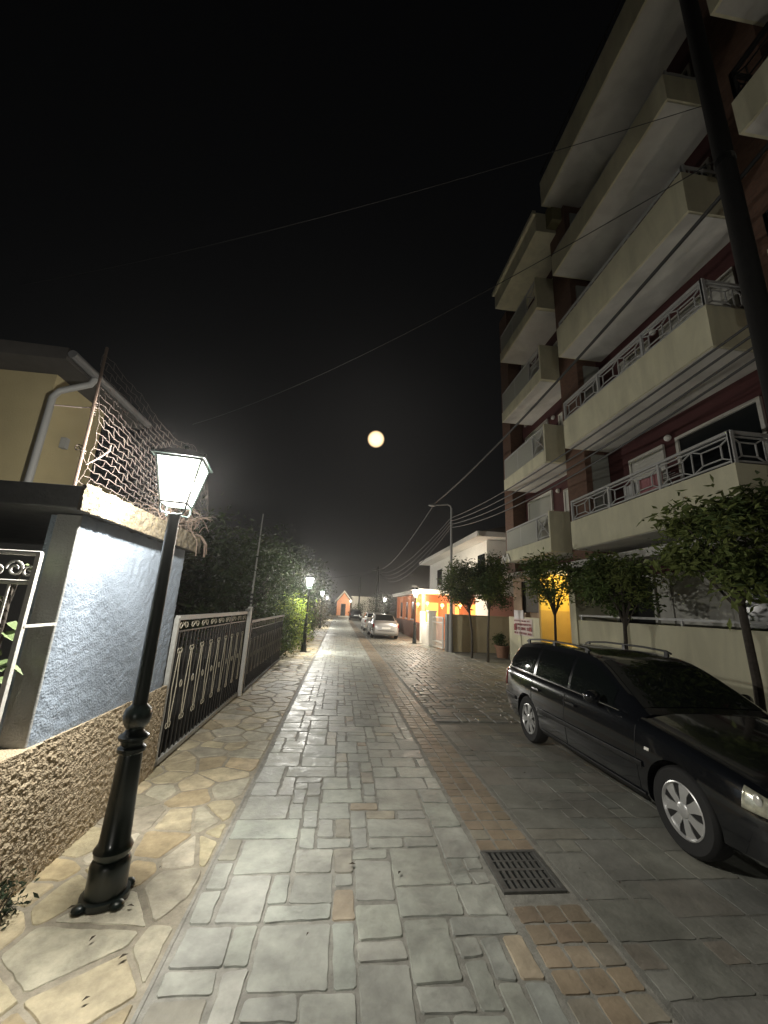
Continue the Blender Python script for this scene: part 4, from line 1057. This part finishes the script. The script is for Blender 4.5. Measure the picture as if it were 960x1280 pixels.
    def gv(u, z):
        s = gsec(u)[:4]
        for i in range(3):
            if s[i][1] <= z <= s[i + 1][1] and s[i + 1][1] > s[i][1]:
                k = (z - s[i][1]) / (s[i + 1][1] - s[i][1]); return s[i][0] + (s[i + 1][0] - s[i][0]) * k
        return s[-1][0] if z > s[-1][1] else s[0][0]
    for (a, c) in st['win']:
        for s in (-1, 1):
            w = MB()
            def fn(p, q):
                u = a + (c - a) * p; z0 = itp(u, ZSH) + .025; z1 = max(z0 + .004, min(1.335, gsec(u)[3][1] - .012))
                z = z0 + (z1 - z0) * q; return (s * (gv(u, z) + .005), u, z)
            w.grid(14, 7, fn); o = w.build('side_window', M_carglass, t, smooth=True, fix=False)
    a0 = st['win'][0][0] - .1; a1 = st['win'][-1][1] + .05
    for s in (-1, 1):
        w = MB(); w.tube([(s * (gv(a0 + (a1 - a0) * i / 24, itp(a0 + (a1 - a0) * i / 24, ZSH) + .012) + .008), a0 + (a1 - a0) * i / 24, itp(a0 + (a1 - a0) * i / 24, ZSH) + .014) for i in range(25)], .006, 5)
        w.build('window_trim', M_chrome, t, smooth=True)
    for (nm_, (a, c)) in (('windscreen', st['ws']), ('rear_window', st['rg'])):
        w = MB()
        def fn(p, q):
            u = a + (c - a) * p; s = gsec(u); half = s[4][0] - .035; k = (q * 2 - 1); v = abs(k) * half
            top = s[4:]  # from edge to centre
            z = top[-1][1]
            for i in range(len(top) - 1):
                if top[i + 1][0] <= v <= top[i][0]:
                    f_ = (v - top[i + 1][0]) / (top[i][0] - top[i + 1][0]); z = top[i + 1][1] + (top[i][1] - top[i + 1][1]) * f_; break
            return (math.copysign(v, k), u + (-.004 if nm_ == 'windscreen' else .004), z + .005)
        w.grid(16, 17, fn); w.build(nm_, M_carglass, t, smooth=True, fix=False)
    # lamps, bumpers, strips
    lm = MB()
    patch('headlight', M_lens, .035, .27, lambda u: .545 + .10 * u, lambda u: itp(u, ZSH) - .004, .010)
    for s in (-1, 1):
        for (u, z, r_) in ((.10, .615, .038), (.19, .64, .045)):
            w = MB(); w.ball((s * (sidev(u, z) + .006), u, z), r_, 14, 8, sc=(.35, .8, 1)); w.build('reflector', mat('lamp_bowl', (.75, .74, .68), .25, metal=.4), t, smooth=True)
        w = MB(); w.box(*sorted((s * .33, s * .57)), -.014, .03, .505, .60); w.build('headlight', M_lens, t, bevel=.012)
    patch('side_strip', M_trim, 1.16, 3.10, C(.50), C(.55), .012); patch('side_strip', M_trim, 3.84, 4.40, C(.50), C(.55), .010)
    patch('sill', M_trim, 1.18, 3.10, C(.225), C(.285), .006)
    patch('tail_light', M_redl, 4.26, 4.465, C(.66), lambda u: itp(u, ZSH) - .02, .006)
    patch('indicator', M_hwhite, 1.06, 1.11, C(.665), C(.69), .008)
    # door seams and handles
    for s in (-1, 1):
        for (u, du) in ((1.24, .10), (2.44, .0), (3.30, -.22)):
            w = MB(); w.tube([(s * (sidev(u + du * max(0, (k / 12 - .5)) * 0, .26 + .62 * k / 12) + .0015), u, .26 + .62 * k / 12) for k in range(13)], .004, 4); w.build('door_seam', M_trim, t)
        for u in (2.28, 3.14):
            w = MB(); v = sidev(u, .78); w.bar((s * (v + .018), u - .09, .785), (s * (v + .018), u + .09, .785), .02, .028); w.build('door_handle', M_chrome if False else paint, t, bevel=.006)
        w = MB(); v = .80
        w.ball((s * .93, 1.72, .985), .085, 12, 8, sc=(1.15, .75, .8)); w.bar((s * .80, 1.74, .955), (s * .88, 1.73, .96), .05, .04)
        w.build('wing_mirror', paint, t, smooth=True)
        w = MB()
        if style == 'estate':
            pts = [(s * (itp(u, st['rw']) - .05), u, itp(u, st['roof']) + (.012 if u in (2.25, 4.0) else .030)) for u in (2.25, 2.32, 2.7, 3.1, 3.5, 3.92, 4.0)]
            w.tube(pts, .014, 7)
            for u in (2.32, 3.1, 3.92): w.bar((s * (itp(u, st['rw']) - .05), u - .03, itp(u, st['roof']) - .02), (s * (itp(u, st['rw']) - .05), u + .03, itp(u, st['roof']) - .02), .025, .10)
            w.build('roof_rail', M_black, t, smooth=True)
    # front: grille, plate, bumper strip; rear: plate, bumper strip
    gr = MB(); gr.box(-.30, .30, -.012, .05, .50, .60); gr.build('grille', M_trim, t)
    w = MB()
    for k in range(5): w.box(-.29, .29, -.018, -.013, .508 + k * .02, .516 + k * .02)
    for x in (-.305, .30): w.box(x, x + .006, -.02, .04, .5, .602)
    w.box(-.305, .306, -.02, .04, .601, .612); w.build('grille_trim', M_chrome, t)
    MB().box(-.26, .26, -.02, -.002, .36, .46).build('number_plate', M_plate_w, t, bevel=.004)
    MB().box(-.26, .26, 4.515, 4.53, .60 if style == 'saloon' else .58, .70).build('number_plate', M_plate_w, t, bevel=.004)
    w = MB()
    n_ = 25
    w.tube([(itp(.02 + .24 * abs(1 - 2 * i / (n_ - 1)) ** 3, WT) * 0 + (i / (n_ - 1) * 2 - 1) * .70, .0 + .10 * abs(i / (n_ - 1) * 2 - 1) ** 4 - .012, .44) for i in range(n_)], .012, 5)
    w.build('bumper_strip', M_trim, t)
    w = MB(); w.tube([((i / (n_ - 1) * 2 - 1) * .74, 4.53 - .10 * abs(i / (n_ - 1) * 2 - 1) ** 4, .50) for i in range(n_)], .016, 5); w.build('bumper_strip', M_trim, t)
    # wheels
    wt = thing('wheel', '', '', (0, 0, 0)); 
    for k_ in ('label', 'category'): del wt[k_]
    wt.parent = t
    prof = [(.195, -.09), (.285, -.095), (.308, -.075), (.315, -.05), (.315, .05), (.308, .075), (.285, .095), (.21, .088), (.20, .07)]
    ty = MB().lathe(prof, (0, 0, 0), 40, axis='x').build('tyre', M_tyre, wt, smooth=True)
    rm = MB(); rm.lathe([(.2, .055), (.205, .085), (.196, .09), (.185, .075), (.18, .02)], (0, 0, 0), 40, axis='x')
    for k in range(7):
        a = k * 2 * math.pi / 7; ca, sa = math.cos(a), math.sin(a)
        def P(r, w, x): return (x, r * ca - w * sa, r * sa + w * ca)
        vs = [P(.045, -.026, .075), P(.045, .026, .075), P(.12, .034, .082), P(.19, .055, .07), P(.19, -.055, .07), P(.12, -.034, .082), P(.045, -.024, .03), P(.045, .024, .03), P(.12, .028, .03), P(.19, .045, .03), P(.19, -.045, .03), P(.12, -.028, .03)]
        rm.add(vs, [(0, 1, 2, 5), (5, 2, 3, 4), (0, 6, 7, 1), (1, 7, 8, 2), (2, 8, 9, 3), (5, 11, 6, 0), (4, 10, 11, 5), (3, 9, 10, 4)])
    rm.lathe([(.058, .03), (.056, .08), (.04, .09), (.0, .092)], (0, 0, 0), 20, axis='x')
    rm.build('rim', M_rim, wt, smooth=True)
    MB().lathe([(.19, -.02), (.19, .022), (.0001, .022)], (0, 0, 0), 30, axis='x').build('brake_disc', M_rimd, wt)
    first = True
    for u in (.80, 3.47):
        for s in (-1, 1):
            q = wt if first else copy_tree(wt, t); first = False
            q.location = (s * .735, u, .315); q.rotation_euler = (rr.uniform(0, .8), 0, 0 if s > 0 else math.pi)
    return t
rr = random.Random(5)
M_dark = mat('car_black', (.006, .007, .009), .16, coat=1.0, spec=.5)
M_silver = mat('car_silver', (.42, .42, .42), .3, metal=.5, coat=.6)
M_white = mat('car_white', (.60, .60, .58), .35, coat=.8)
CG = 'cars parked along the right side'
car('black estate car with roof rails parked nearest on the right', (3.745, 2.57, .006), 0, 'estate', M_dark, CG)
car('silver saloon car parked in front of the orange house, seen from behind', (2.80, 28.0, .01), math.pi, 'saloon', M_silver, CG)
car('white estate car parked ahead of the silver saloon', (2.75, 34.9, .01), math.pi, 'estate', M_white, CG)
car('dark car parked far along near the gabled house', (2.2, 58.0, .01), math.pi, 'estate', M_dark, CG)
# ------------------------------------------------------------------ thin added haze
hm = bpy.data.materials.new('glow_haze'); hm.use_nodes = True
N = hm.node_tree.nodes; N.remove(N['Principled BSDF'])
pv = N.new('ShaderNodeVolumePrincipled'); pv.inputs['Color'].default_value = (.9, .9, .9, 1); pv.inputs['Density'].default_value = .0012; pv.inputs['Anisotropy'].default_value = .84  # scattering volume added to stand in for lens glow round the lamps
hm.node_tree.links.new(pv.outputs[0], N['Material Output'].inputs['Volume'])
kind(MB().box(-205, 205, -125, 305, -1.6, 24).build('glow_haze', hm), 'stuff')
